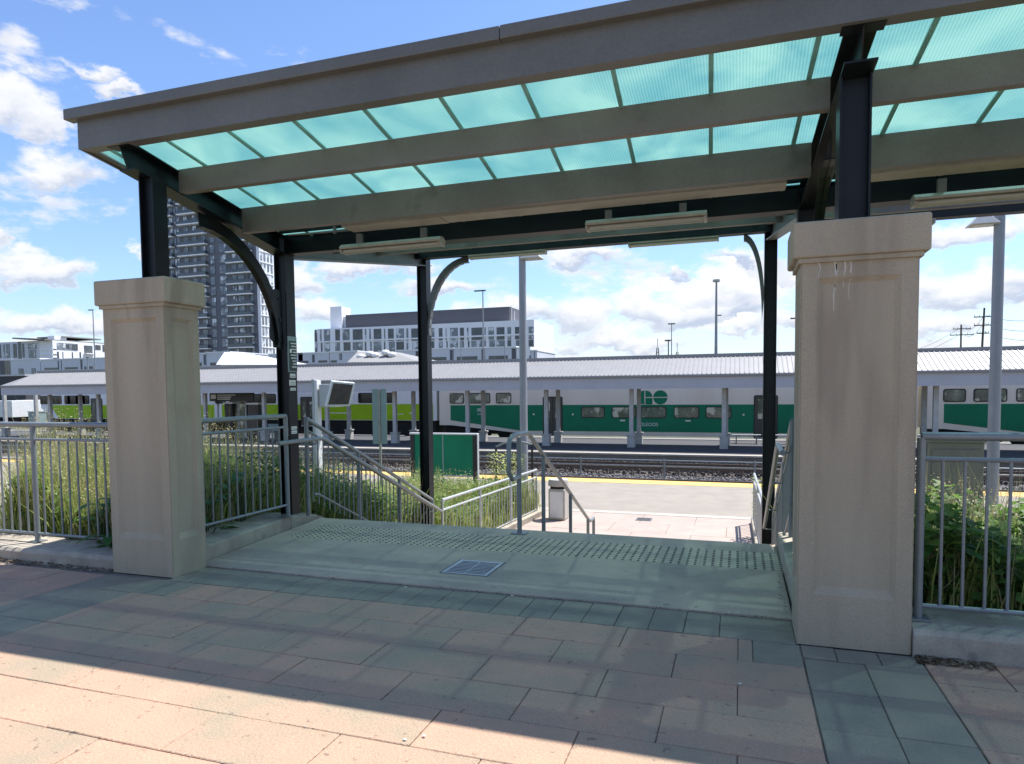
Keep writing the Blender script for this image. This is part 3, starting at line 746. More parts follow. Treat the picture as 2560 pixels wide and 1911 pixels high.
# strip lights
def strip_light(x0, x1, y, z, label, hang=None):
    t = thing('strip_light', ((x0+x1)/2, y, z), label, 'strip light', 'fluorescent strip lights under the canopy')
    MB().extr([(x0, y-.035, z+.066), (x0, y+.035, z+.066), (x0, y+.075, z+.035), (x0, y+.075, z+.015), (x0, y-.075, z+.015), (x0, y-.075, z+.035)], (x1-x0, 0, 0)).build('housing', M['fixture'], t, bevel=.004)
    for s in (-.035, .035): MB().tube([(x0+.03, y+s, z-.004), (x1-.03, y+s, z-.004)], .018, 10).build('tube', M['tube'], t, smooth=True)
    for xx in (x0, x1-.028): MB().box(xx, xx+.028, y-.068, y+.068, z-.022, z+.014).build('end_cap', M['fixture'], t, bevel=.006)
    for xx in (x0+.2, x1-.2): MB().box(xx-.03, xx+.03, y-.02, y+.02, z+.066, hang or z+.13).build('bracket', M['cable'], t)
    return t
strip_light(-3.88, -2.76, 6.13, 2.935, 'strip light below the girder nearest the left post', 3.10)
strip_light(-1.33, -.28, 6.13, 2.955, 'strip light at the middle of the girder, the longest seen between the piers', 3.10)
strip_light(1.27, 2.46, 6.13, 2.925, 'strip light right of the near stone pier', 3.10)
strip_light(-3.96, -2.74, 9.80, 3.535, 'strip light below the far beam beside the curved brace', 3.61)
strip_light(-1.52, -.29, 9.80, 3.535, 'strip light below the far beam nearest the right far post', 3.61)
strip_light(1.02, 2.28, 9.80, 3.535, 'strip light end showing past the cap of the right pier', 3.61)

# notices stuck to the left post
px = fx(-4.65, 6.3)
nt_ = thing('notice_plate', (px+.09, 6.27, 1.9), 'dark green notice plate with white text lines on the left post', 'notice')
MB().box(px+.076, px+.088, 6.215, 6.37, 1.72, 2.11).build('plate', M['sign_back'], nt_, bevel=.008)
MB().box(px+.0885, px+.091, 6.228, 6.36, 1.735, 2.06).build('panel', mat('notice_green', (.018, .045, .028), .5), nt_)
pr = MB()
for i in range(9):
    w = rnd.uniform(.05, .10); z = 2.04-.032*i
    pr.box(px+.0912, px+.0922, 6.352-w, 6.352, z-.012, z)
pr.box(px+.0912, px+.0924, 6.236, 6.272, 1.93, 1.97)
pr.build('print', M['white_print'], nt_)
for (z0, z1, lab, nl) in ((1.66, 1.705, 'pale green sticker strip just below the notice plate', 1), (1.575, 1.635, 'small white text sticker under the notice plate', 2), (1.52, 1.55, 'tiny white label lowest below the notice plate', 1), (1.09, 1.125, 'upper of two small white labels at rail height', 1), (1.045, 1.08, 'lower of two small white labels at rail height', 1)):
    st = thing('sticker', (px+.08, 6.29, z0), lab, 'sticker', 'stickers on the left post')
    MB().box(px+.0755, px+.0775, 6.25 if z1-z0 < .05 else 6.235, 6.345, z0, z1).build('paper', M['white_print'], st)
    q = MB()
    for i in range(nl): q.box(px+.0776, px+.0782, 6.26, 6.335, z0+.012+.02*i, z0+.019+.02*i)
    q.build('print', M['cable'], st)
st = thing('sticker', (px-.02, 6.22, 1.03), 'grey sticker on the front of the left post', 'sticker', 'stickers on the left post')
MB().box(px-.045, px+.035, 6.262, 6.266, 1.02, 1.115).build('paper', M['cable'], st)

# ============================================================ railings
def rail_thing(loc, label, cat='railing', group='grey steel railings'): return thing('railing', loc, label, cat, group)
def balusters(t, pts, zb, zt, r=.009, mt=M['rail']):
    """pts: list of (x,y); zb,zt callables of index -> heights"""
    for i, (x, y) in enumerate(pts):
        MB().tube([(x, y, zb(i)), (x, y, zt(i))], r, 8).build('baluster', mt, t)
def straight_rail(t, A, B, posts, n, zt, zm, zb, foot, mt=M['rail'], mid=True):
    A, B = Vector(A), Vector(B)
    L = lambda z: [Vector((A.x, A.y, z)), Vector((B.x, B.y, z))]
    MB().tube(L(zt), .024, 12).build('top_rail', mt, t, smooth=True)
    if mid: MB().tube(L(zm), .014, 8).build('mid_rail', mt, t, smooth=True)
    MB().tube(L(zb), .014, 8).build('bottom_rail', mt, t, smooth=True)
    for p in posts:
        q = A+(B-A)*p
        MB().tube([(q.x, q.y, foot), (q.x, q.y, zt-.01)], .0235, 12).build('post', mt, t, smooth=True)
        MB().box(q.x-.055, q.x+.055, q.y-.055, q.y+.055, foot, foot+.012).build('foot_plate', mt, t)
    balusters(t, [((A+(B-A)*(i/n)).x, (A+(B-A)*(i/n)).y) for i in range(1, n) if all(abs(i/n-p) > .35/n for p in posts)], lambda i: zb, lambda i: zm, mt=mt)
t = rail_thing((-7, 4.55, .12), 'railing left of the left stone pier')
straight_rail(t, (-12.05, 4.55, 0), (-5.05, 4.55, 0), [(12.05-9.4)/7, (12.05-6.25)/7, .998], 64, 1.225, 1.085, .20, .12)
t = rail_thing((3, 4.40, .15), 'railing right of the right stone pier')
straight_rail(t, (.985, 4.40, 0), (6.0, 4.40, 0), [0, .5, 1], 46, 1.215, 1.085, .235, .157)
t = rail_thing((-4.68, 5.4, .15), 'short railing between the left stone pier and the left post')
straight_rail(t, (-4.70, 4.66, 0), (-4.67, 6.17, 0), [1], 14, 1.245, 1.125, .275, .15)
# stair guards with wall side balusters
def stair_rail(x, label, mirror=1):
    t = rail_thing((x, 8, -.6), label)
    y0, z0, y1, z1 = 6.58, 1.20, 9.88, -.255
    sl = (z1-z0)/(y1-y0)
    z = lambda y: z0+sl*(y-y0)
    MB().tube([(x, y0, z0), (x, y1, z1)], .024, 12).build('top_rail', M['rail'], t, smooth=True)
    MB().tube([(x, y0+.12, .31), (x, y0+.2, .30), (x, y1, z1-.93)], .014, 8).build('bottom_rail', M['rail'], t, smooth=True)
    MB().tube([(x, y0, z0-.13), (x, y1, z1-.13)], .013, 8).build('mid_rail', M['rail'], t, smooth=True)
    for y in (y0, 7.68, 8.78, y1):
        MB().tube([(x, y, z(y)-1.12), (x, y, z(y)-.005)], .024, 12).build('post', M['rail'], t, smooth=True)
    n = 31
    for i in range(1, n):
        y = y0+(y1-y0)*i/n
        MB().tube([(x, y, max(z(y)-.93, -1.3)), (x, y, z(y)-.13)], .0085, 8).build('baluster', M['rail'], t)
    # handrail on the stair side
    xi = x+.115*mirror
    path = [(xi, 5.93, .965), (xi, 6.68, .967), (xi, 6.76, .95), (xi, 9.97, -.449)]
    MB().tube(path, .024, 12).build('handrail', M['rail'], t, smooth=True)
    for y in (6.6, 7.7, 8.8, 9.8):
        zz = .965 if y < 6.7 else .95-.436*(y-6.76)
        MB().tube([(xi, y, zz-.02), (xi, y, zz-.055), (x, y, zz-.06)], .009, 6).build('bracket', M['rail'], t)
    return t
stair_rail(-4.70, 'stair railing descending behind the left post', 1)
stair_rail(.45, 'stair railing seen edge-on beside the right stone pier', -1)
def low_guard(A, B, label, mt):
    t = rail_thing((A[0], A[1], ZL), label)
    A, B = Vector((*A, 0)), Vector((*B, 0)); n = 34
    zt, zm, zb = -.33, -.50, -1.24
    top = [(A.x, A.y, zt), (B.x, B.y, zt)]
    MB().tube(top, .026, 12).build('top_rail', mt, t, smooth=True)
    MB().tube([(A.x, A.y, zm), (B.x, B.y, zm)], .02, 8).build('mid_rail', mt, t, smooth=True)
    MB().tube([(A.x, A.y, zb), (B.x, B.y, zb)], .013, 8).build('bottom_rail', mt, t, smooth=True)
    for p in (0, .33, .66, 1):
        q = A+(B-A)*p; MB().tube([(q.x, q.y, ZL), (q.x, q.y, zt)], .024, 10).build('post', mt, t, smooth=True)
    balusters(t, [((A+(B-A)*(i/n)).x, (A+(B-A)*(i/n)).y) for i in range(1, n)], lambda i: zb, lambda i: zm, .0085, mt)
    return t
low_guard((-4.72, 10.3), (-4.41, 14.8), 'pale railing at the foot of the stairs on the left', M['rail_light'])
low_guard((.40, 10.3), (.30, 15.2), 'railing at the foot of the stairs on the right', M['rail_light'])
struct('kerb_foot_left', MB().hexa(((-4.70, YB+.11, -1.6), (-4.30, 15.0, -1.6), (-4.62, 15.0, -1.6), (-5.05, YB+.11, -1.6), (-4.68, YB+.11, -1.27), (-4.28, 15.0, -1.27), (-4.62, 15.0, -1.27), (-5.05, YB+.11, -1.27))), M['concrete'], bevel=.015)
struct('kerb_foot_right', MB().hexa(((.32, YB+.11, -1.6), (.60, YB+.11, -1.6), (.55, 15.3, -1.6), (.24, 15.3, -1.6), (.32, YB+.11, -1.27), (.60, YB+.11, -1.27), (.55, 15.3, -1.27), (.24, 15.3, -1.27))), M['concrete'], bevel=.015)
# centre handrail with its loop
t = rail_thing((-2.17, 6.64, 0), 'free standing centre handrail with a looped top at the stair head', group=None)
X0 = -2.17
q = lambda x, y: PX(x, y, X0)
a, b, c, d = q(1272, 1112), q(1284, 1089), q(1318, 1082), q(1471, 1299)
l0, l1 = q(1272, 1182), q(1281, 1199)
e1 = q(1299, 1190)
post_y = q(1298, 1200).y
pt = [e1, q(1288, 1197), l1, l0, a, q(1275, 1098), b, c, q(1324, 1088), d, q(1476, 1303), q(1484, 1295)]
MB().tube(pt, .024, 12).build('handrail', M['rail'], t, smooth=True)
zr = lambda y: c.z+(d.z-c.z)*(y-c.y)/(d.y-c.y)
MB().tube([(X0, post_y, .005), (X0, post_y, c.z-.03)], .025, 12).build('post', M['rail'], t, smooth=True)
MB().box(X0-.08, X0+.08, post_y-.06, post_y+.06, .004, .016).build('foot_plate', M['rail'], t)
for y in (q(1358, 1160).y, q(1426, 1250).y, d.y-.03):
    MB().tube([(X0, y, zr(y)-1.1), (X0, y, zr(y)-.01)], .024, 12).build('post', M['rail'], t, smooth=True)
ee = q(1484, 1297); MB().tube([ee, (X0, ee.y, -1.4)], .024, 12).build('post', M['rail'], t, smooth=True)

# ============================================================ things on the near platform
# litter bin
b0 = PZ(1391, 1302, ZL); bx, by = b0.x, b0.y+.2
t = thing('litter_bin', (bx, by, ZL), 'pale concrete litter bin standing on the sunny platform', 'bin')
MB().box(bx-.19, bx+.19, by-.19, by+.19, ZL, ZL+.70).build('body', M['bin'], t, bevel=.03, seg=3)
MB().box(bx-.15, bx+.15, by-.195, by-.191, ZL+.06, ZL+.64).build('panel', M['white_paint'], t, bevel=.002)
MB().box(bx-.15, bx+.15, by-.15, by+.15, ZL+.70, ZL+.755).build('opening', M['train_dark'], t)
MB().tube([(bx, by, ZL+.755), (bx, by, ZL+.86), (bx, by, ZL+.905)], .235, 24, .215).build('lid', M['bin'], t, bevel=.012)
# drain cover
d0 = PZ(1610, 1299, ZL)
t = thing('drain_cover', (d0.x, d0.y, ZL), 'small grey drain cover in the pink platform slabs', 'drain cover')
MB().box(d0.x-.17, d0.x+.17, d0.y-.17, d0.y+.17, ZL-.03, ZL+.006).build('frame', M['steel_grey'], t)
for i in range(6): MB().box(d0.x-.14, d0.x+.14, d0.y-.13+.05*i, d0.y-.105+.05*i, ZL+.0065, ZL+.011).build('bar', M['cable'], t)
# lamp standards
def lamp_standard(p, r0, r1, ztop, arm, label, z0=ZL, name='lamp_post', group='lamp posts on the station'):
    t = thing(name, (p.x, p.y, z0), label, 'lamp post', group)
    MB().tube([(p.x, p.y, z0), (p.x, p.y, ztop)], r0, 12, r1).build('pole', M['lamp'], t, smooth=True)
    MB().box(p.x-r0*2, p.x+r0*2, p.y-r0*2, p.y+r0*2, z0, z0+.03).build('base_plate', M['white_paint'], t)
    for s, l in arm:
        z = ztop-.12
        MB().tube([(p.x, p.y, z), (p.x+s*(l+.12), p.y, z+.03)], r1*.5, 8).build('arm', M['lamp'], t)
        x = p.x+s*(l+.25); w = .22
        MB().hexa(((x-w-.05, p.y-.2, z-.10), (x+w+.05, p.y-.2, z-.10), (x+w+.05, p.y+.2, z-.10), (x-w-.05, p.y+.2, z-.10), (x-w*.55, p.y-.12, z+.07), (x+w*.55, p.y-.12, z+.07), (x+w*.55, p.y+.12, z+.07), (x-w*.55, p.y+.12, z+.07))).build('lamp_head', M['grey_box'], t, bevel=.01)
        MB().box(x-w*.8, x+w*.8, p.y-.15, p.y+.15, z-.112, z-.102).build('lens', M['tube'], t)
    return t
p = PZ(1309, 1250, ZL); p = PY(1311, 1250, 16.2); p.z = ZL
lamp_standard(p, .105, .088, PY(1301, 628, 16.2).z, [(1, .0)], 'tall grey lamp post rising in the middle beside the looped handrail')
p = PZ(2478, 1310, ZL)
t = lamp_standard(p, .118, .10, PY(2493, 534, p.y).z, [(-1, .05)], 'grey lamp post at the right edge beyond the near railing')
MB().tube([(p.x, p.y, ZL), (p.x, p.y, ZL+.28)], .34, 20).build('footing', M['edge'], t, bevel=.02)
# blank sign seen from behind
p = PY(941, 1250, 12.3)
t = thing('street_sign', (p.x, p.y, -1.4), 'tall blank sign seen from its grey-green back on a thin post', 'sign')
s0, s1 = PY(953, 973, 12.3), PY(953, 1110, 12.3)
MB().tube([(s1.x-.02, p.y, -1.45), (s1.x-.02, p.y, s0.z-.05)], .026, 8).build('post', M['sign_pole'], t, smooth=True)
hw = .165
MB().box(s1.x-hw, s1.x+hw, p.y-.045, p.y-.04, s1.z, s0.z).build('sign_plate', M['sign_back'], t, bevel=.0)
MB().box(s1.x-.025, s1.x+.025, p.y-.062, p.y-.0455, s1.z+.01, s0.z-.01).build('back_rib', M['sign_pole'], t, bevel=.004)
# green station board on black legs
Y = 17.6
a, b = PY(1027, 1082, Y), PY(1195, 1190, Y)
t = thing('station_board', ((a.x+b.x)/2, Y, ZL), 'green board in a black frame standing before the yellow platform edge', 'sign board')
zb, zt = b.z, a.z
MB().box(a.x+.10, b.x-.10, Y-.03, Y+.03, zb, zt-.05).build('green_panel', M['sign_green'], t)
MB().box(a.x+(b.x-a.x)*.485, a.x+(b.x-a.x)*.50, Y-.034, Y-.0305, zb+.03, zt-.06).build('panel_joint', M['sign_back'], t)
for x in (a.x, b.x-.135): MB().box(x, x+.13, Y-.05, Y+.05, ZL, zt-.045).build('leg', M['black'], t, bevel=.008)
MB().box(a.x-.02, b.x+.02, Y-.06, Y+.06, zt-.043, zt).build('top_bar', M['white_paint'], t, bevel=.006)
MB().box(b.x+.002, b.x+.02, Y-.055, Y+.055, ZL, zt-.045).build('edge_strip', M['grey_box'], t)
MB().box(a.x+.132, b.x-.137, Y-.04, Y+.04, zb-.05, zb-.002).build('bottom_bar', M['grey_box'], t, bevel=.004)
# display cabinet on a white post
Y = 13.2
a, b = PY(784, 949, Y), PY(801, 1190, Y)
t = thing('display_screen', (a.x+.06, Y, -1.4), 'grey display cabinet with a dark tilted screen on a white post', 'display')
MB().box(a.x, a.x+.065, Y-.08, Y+.08, -1.45, a.z).build('post', M['grey_box'], t, bevel=.004)
MB().box(a.x+.067, a.x+.135, Y-.08, Y+.08, -1.45, a.z-.02).build('post_cover', M['white_paint'], t, bevel=.004)
c0, c1 = PY(800, 962, Y), PY(850, 1018, Y)
MB().extr([(c0.x, Y-.05, c1.z), (c0.x, Y+.30, c1.z), (c0.x, Y+.30, c0.z), (c0.x, Y-.05, c0.z)], (.42, 0, 0)).build('rear_box', M['grey_box'], t, bevel=.012)
A, B, C_, D = PY(814, 1017, Y-.50), PY(875, 1016, Y-.17), PY(888, 958, Y-.12), PY(830, 953, Y-.45)
n = (B-A).cross(D-A).normalized()
if n.y > 0: n = -n
mb = MB(); bk = [v-n*.22 for v in (A, B, C_, D)]
mb.hexa([A, B, bk[1], bk[0], D, C_, bk[2], bk[3]]); mb.build('housing', M['white_paint'], t, bevel=.012)
ctr = (A+B+C_+D)/4
I = [ctr+(v-ctr)*.84+n*.004 for v in (A, B, C_, D)]
mb = MB(); bk = [v-n*.003 for v in I]; mb.hexa([I[0], I[1], bk[1], bk[0], I[3], I[2], bk[2], bk[3]]); mb.build('screen', M['screen'], t)
# black hoop rail
Y = 15.5
h = [PY(1241, 1236, Y), PY(1240, 1118, Y), PY(1258, 1109, Y), PY(1280, 1104, Y), PY(1306, 1106, Y), PY(1330, 1112, Y), PY(1332, 1236, Y)]
t = thing('hoop_rail', (h[0].x, Y, ZL), 'black hoop rail with an arched top beside the tall weeds', 'rail')
h[0].z = ZL; h[-1].z = ZL
MB().tube([h[0], h[1]], .028, 10).build('post', M['black'], t, smooth=True)
MB().tube([h[-1], h[-2]], .028, 10).build('post', M['black'], t, smooth=True)
MB().tube(h[1:-1], .024, 10).build('arched_rail', M['rail'], t, smooth=True)
# electrical cabinet on the right
p, q_ = PZ(2318, 1300, ZL), PZ(2456, 1300, ZL)
Y = 15.0
p, q_ = PY(2319, 1100, Y), PY(2462, 1100, Y)
t = thing('equipment_cabinet', ((p.x+q_.x)/2, Y+.3, ZL), 'olive grey equipment cabinet behind the right railing', 'cabinet')
MB().box(p.x, q_.x, Y, Y+.7, ZL, p.z-.05).build('body', M['cabinet'], t, bevel=.012)
MB().box(p.x-.02, q_.x+.03, Y-.03, Y+.73, p.z-.048, p.z).build('roof', M['cabinet'], t, bevel=.008)
MB().box(p.x+.08, q_.x-.06, Y-.014, Y-.001, ZL+.15, p.z-.18).build('door', M['cabinet'], t, bevel=.005)
MB().box(p.x-.10, p.x-.005, Y+.05, Y+.2, p.z-.35, p.z-.02).build('junction_box', M['grey_box'], t, bevel=.006)
MB().tube([(p.x-.05, Y+.12, ZL), (p.x-.05, Y+.12, p.z-.35)], .02, 8).build('conduit', M['grey_box'], t)

# ============================================================ platform shelter across the tracks
sh = thing('platform_shelter', (-15, 35, ZL), 'long grey hipped shelter roof on posts across the tracks', 'shelter')
X0s, X1s = PY(2, 960, 33).x, 40.
ze0, ze1 = 1.50, 2.04; zr = 3.13
MB().box(X0s, X1s, 32.98, 33.03, ze0, ze1).build('fascia', M['roof_fascia'], sh)
MB().box(X0s-.05, X1s, 32.86, 33.035, ze1+.002, ze1+.12).build('gutter', M['roof'], sh, bevel=.02)
MB().box(X0s, X0s+.05, 33.035, 37.0, ze0, ze1).build('end_fascia', M['roof_fascia'], sh)
MB().box(X0s, X1s, 36.97, 37.02, ze0, ze1).build('fascia', M['roof_fascia'], sh)
MB().box(X0s+.1, X1s, 33.05, 36.95, ze0+.25, ze0+.30).build('ceiling', M['platform_far'], sh)
xr = PY(100, 926, 35).x
MB().face(((X0s, 33.0, ze1+.125), (xr, 35, zr-.02), (xr, 35, zr-.02), (X0s, 37, ze1+.125))[:2]+((X0s, 37, ze1+.125),)).build('hip_end', M['roof'], sh)
MB().face(((X0s, 37, ze1+.125), (X1s, 37, ze1+.125), (X1s, 35, zr-.015), (xr, 35, zr-.015))).build('rear_slope', M['roof'], sh)
MB().face(((X0s, 32.98, ze1+.121), (xr, 35, zr-.016), (xr, 32.98, ze1+.121))).build('hip_corner', M['roof'], sh)
W = .42; pan = None; n = int((X1s-xr)/W)
for i in range(n):
    x = xr+W*i
    if pan is None:
        mb = MB()
        mb.hexa(((0, 32.92, ze1+.10), (W-.002, 32.92, ze1+.10), (W-.002, 35, zr-.03), (0, 35, zr-.03), (0, 32.92, ze1+.125), (W-.002, 32.92, ze1+.125), (W-.002, 35, zr), (0, 35, zr)))
        for rx in (0, .21):
            mb.hexa(((rx, 32.92, ze1+.1255), (rx+.06, 32.92, ze1+.1255), (rx+.06, 35, zr+.0005), (rx, 35, zr+.0005), (rx+.012, 32.92, ze1+.155), (rx+.048, 32.92, ze1+.155), (rx+.048, 35, zr+.03), (rx+.012, 35, zr+.03)))
        pan = mb.build('roof_panel', M['roof'], sh, loc=(0, 0, 0)); c = pan
    else: c = pan.copy(); COL.objects.link(c); c.parent = sh
    c.location = (x+15, -35, 1.4)
MB().box(xr, X1s, 34.78, 35.22, zr-.16, zr+.06).build('ridge_cap', M['roof'], sh)
post0 = {}
for k in range(-6, 13):
    for row, (Yp, dx) in enumerate(((34.0, 0), (36.2, .06))):
        x = -.72-4.42*k+dx
        if row not in post0:
            a_ = MB().box(-.10, .10, -.10, .10, ZL+.55, 1.78).build('post', M['shelter_post'], None, bevel=.01)
            b_ = MB().box(-.19, .19, -.19, .19, ZL-.02, ZL+.52).box(-.225, .225, -.225, .225, ZL+.521, ZL+.60).build('plinth', M['plinth'], None, bevel=.012)
            post0[row] = (a_, b_)
        else:
            a_, b_ = [o.copy() for o in post0[row]]; COL.objects.link(a_); COL.objects.link(b_)
        for o in (a_, b_): o.parent = sh; o.location = (x+15, Yp-35, -ZL)
# hanging sign, kiosks and benches beneath
a, b = PY(525, 983, 34.6), PY(635, 1003, 34.6)
t = thing('hanging_sign', ((a.x+b.x)/2, 34.6, a.z), 'dark overhead direction sign hung under the shelter', 'sign')
MB().box(a.x, b.x, 34.55, 34.65, b.z, a.z).build('panel', M['black'], t)
w = b.x-a.x; hh = a.z-b.z
MB().box(a.x+.03*w, a.x+.15*w, 34.542, 34.549, b.z+.30*hh, a.z-.2*hh).build('white_square', M['white_print'], t)
q2 = MB()
for i, l in enumerate((.42, .32, .30)): q2.box(a.x+.18*w, a.x+(.18+l)*w, 34.542, 34.549, a.z-(.32+.24*i)*hh, a.z-(.22+.24*i)*hh)
q2.build('print', M['white_print'], t)
for x in (a.x+.1*w, b.x-.1*w): MB().tube([(x, 34.6, a.z), (x, 34.6, 1.75)], .025, 6).build('hanger', M['black'], t)
for (x0, x1, y0, y1, lab, mt) in ((566, 588, 1010, 1075, 'ticket machine left of the glass waiting room under the shelter', 'black'), (624, 652, 1012, 1072, 'dark ticket machine right of the waiting room under the shelter', 'train_door')):
    a, b = PY(x0, y0, 35.2), PY(x1, y1, 35.2)
    t = thing('ticket_machine', ((a.x+b.x)/2, 35.2, ZL), lab, 'ticket machine')
    MB().box(a.x, b.x, 35.0, 35.5, ZL-.02, a.z).build('body', M[mt], t, bevel=.03)
    MB().box(a.x+.08, b.x-.08, 34.985, 34.999, a.z-.55, a.z-.12).build('screen', M['screen'], t)
    MB().box(a.x-.05, b.x+.05, 34.95, 35.55, a.z+.002, a.z+.12).build('hood', M['white_paint'], t)
a, b = PY(585, 1005, 35.6), PY(625, 1090, 35.6)
t = thing('waiting_room', ((a.x+b.x)/2, 35.6, ZL), 'small glazed waiting room under the shelter', 'waiting room')
for x in (a.x, (a.x+b.x)/2-.03, b.x-.08): MB().box(x, x+.08, 35.3, 35.38, ZL, a.z).build('mullion', M['grey_box'], t)
MB().box(a.x, b.x, 35.28, 35.4, a.z, a.z+.3).build('header', M['shelter_post'], t)
MB().box(a.x, b.x, 36.1, 36.16, ZL, a.z).build('back_wall', M['train_glass_dark'], t)
for x in (a.x+.09, (a.x+b.x)/2+.06): MB().box(x, x+(b.x-a.x)/2-.16, 35.33, 35.345, ZL+.1, a.z-.05).build('pane', M['train_glass'], t)
p = PZ(826, 1085, ZL)
t = thing('bench', (-27.5, 34.9, ZL), 'pale seat on the far platform beside a shelter post', 'bench')
MB().box(-27.9, -27.0, 34.7, 35.15, ZL+.42, ZL+.47).build('seat', M['sign_back'], t, bevel=.01)
MB().box(-27.9, -27.0, 35.1, 35.16, ZL+.5, ZL+.95).build('backrest', M['sign_back'], t, bevel=.02)
for x in (-27.8, -27.15): MB().box(x, x+.06, 34.72, 35.1, ZL, ZL+.418).build('leg', M['rail'], t)
for i, x in enumerate((-.2, 1.4)):
    t = thing('bench', (x, 37.4, ZL), ('backless metal bench right of the last shelter post', 'backless metal bench beside the right far column')[i], 'bench')
    for k in range(3): MB().box(x-.2, x+1.25, 37.2+.17*k, 37.33+.17*k, ZL+.42, ZL+.46).build('slat', M['rail_light'], t)
    for xx in (x, x+1.): MB().box(xx, xx+.06, 37.22, 37.65, ZL, ZL+.419).build('leg', M['rail'], t)

# ============================================================ the train
TY = 40.5
def rrect(x0, x1, z0, z1, r, y, n=4):
    p = []
    for cx_, cz_, a0 in ((x1-r, z1-r, 0), (x0+r, z1-r, 90), (x0+r, z0+r, 180), (x1-r, z0+r, 270)):
        for i in range(n+1):
            a_ = R(a0+90*i/n); p.append((cx_+r*math.cos(a_), y, cz_+r*math.sin(a_)))
    return p
def tpoly(name, pts, mt, par, y, th=.01):
    return MB().extr([(px_, y, pz_) for px_, pz_ in pts], (0, th, 0)).build(name, mt, par)
def twindow(par, x0, x1, z0, z1, mt=None, r=.12):
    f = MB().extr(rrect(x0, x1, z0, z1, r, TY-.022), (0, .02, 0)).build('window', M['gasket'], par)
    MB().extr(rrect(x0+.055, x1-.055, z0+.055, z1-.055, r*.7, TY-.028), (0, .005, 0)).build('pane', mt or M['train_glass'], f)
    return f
def tdoor(par, x0, x1, z0=-1.38, z1=1.02):
    f = MB().extr(rrect(x0-.06, x1+.06, z0, z1+.06, .1, TY-.017), (0, .014, 0)).build('door_frame', M['gasket'], par)
    mid = (x0+x1)/2
    for a_, b_ in ((x0, mid-.015), (mid+.015, x1)):
        d = MB().box(a_, b_, TY-.030, TY-.018, z0+.12, z1).build('door', M['train_door'], par)
        MB().box(a_+.16, b_-.16, TY-.034, TY-.031, -.25, .85).build('pane', M['train_glass'], d)
    MB().box(x0, x1, TY-.05, TY-.031, z0+.01, z0+.09).build('door_step', M['rail_light'], f)
def shell(par, x0, x1, zb0, zb1, taper0, taper1, mt, ztop=3.25):
    """bilevel side with a drooped belly: high floor over the bogies, low between the tapers"""
    pts = [(x0, zb0), (taper0[0], zb0), (taper0[1], zb1), (taper1[0], zb1), (taper1[1], zb0), (x1, zb0), (x1, ztop-.5), (x0, ztop-.5)]
    MB().extr([(a_, TY, b_) for a_, b_ in pts], (0, 2.95, 0)).build('body', mt, par)
    prof = [(0, ztop-.5), (.25, ztop-.15), (.9, ztop), (2.05, ztop), (2.7, ztop-.15), (2.95, ztop-.5)]
    MB().extr([(x0, TY+a_, b_+.001) for a_, b_ in prof], (x1-x0, 0, 0)).build('roof', mt, par)
def bogie(par, xc):
    mb = MB().box(xc-1.5, xc+1.5, TY+.25, TY+.45, -1.25, -.85).box(xc-.4, xc+.4, TY+.15, TY+.46, -1.4, -.75)
    mb.build('bogie', M['train_dark'], par)
    for dx in (-1.25, 1.25): MB().tube([(xc+dx, TY+.46, -1.18), (xc+dx, TY+.60, -1.18)], .44, 20).build('wheel', M['train_dark'], par)
def text_mesh(name, s, size, x, y, z, mt, par):
    cu = bpy.data.curves.new(name, 'FONT'); cu.body = s; cu.size = size; cu.extrude = .003
    o = bpy.data.objects.new(name, cu); COL.objects.link(o)
    me = bpy.data.meshes.new_from_object(o.evaluated_get(bpy.context.evaluated_depsgraph_get()))
    bpy.data.objects.remove(o); me.materials.clear(); me.materials.append(mt)
    ob = link(name, me, par, Vector((x, y, z))); ob.rotation_euler = (R(90), 0, 0); return ob
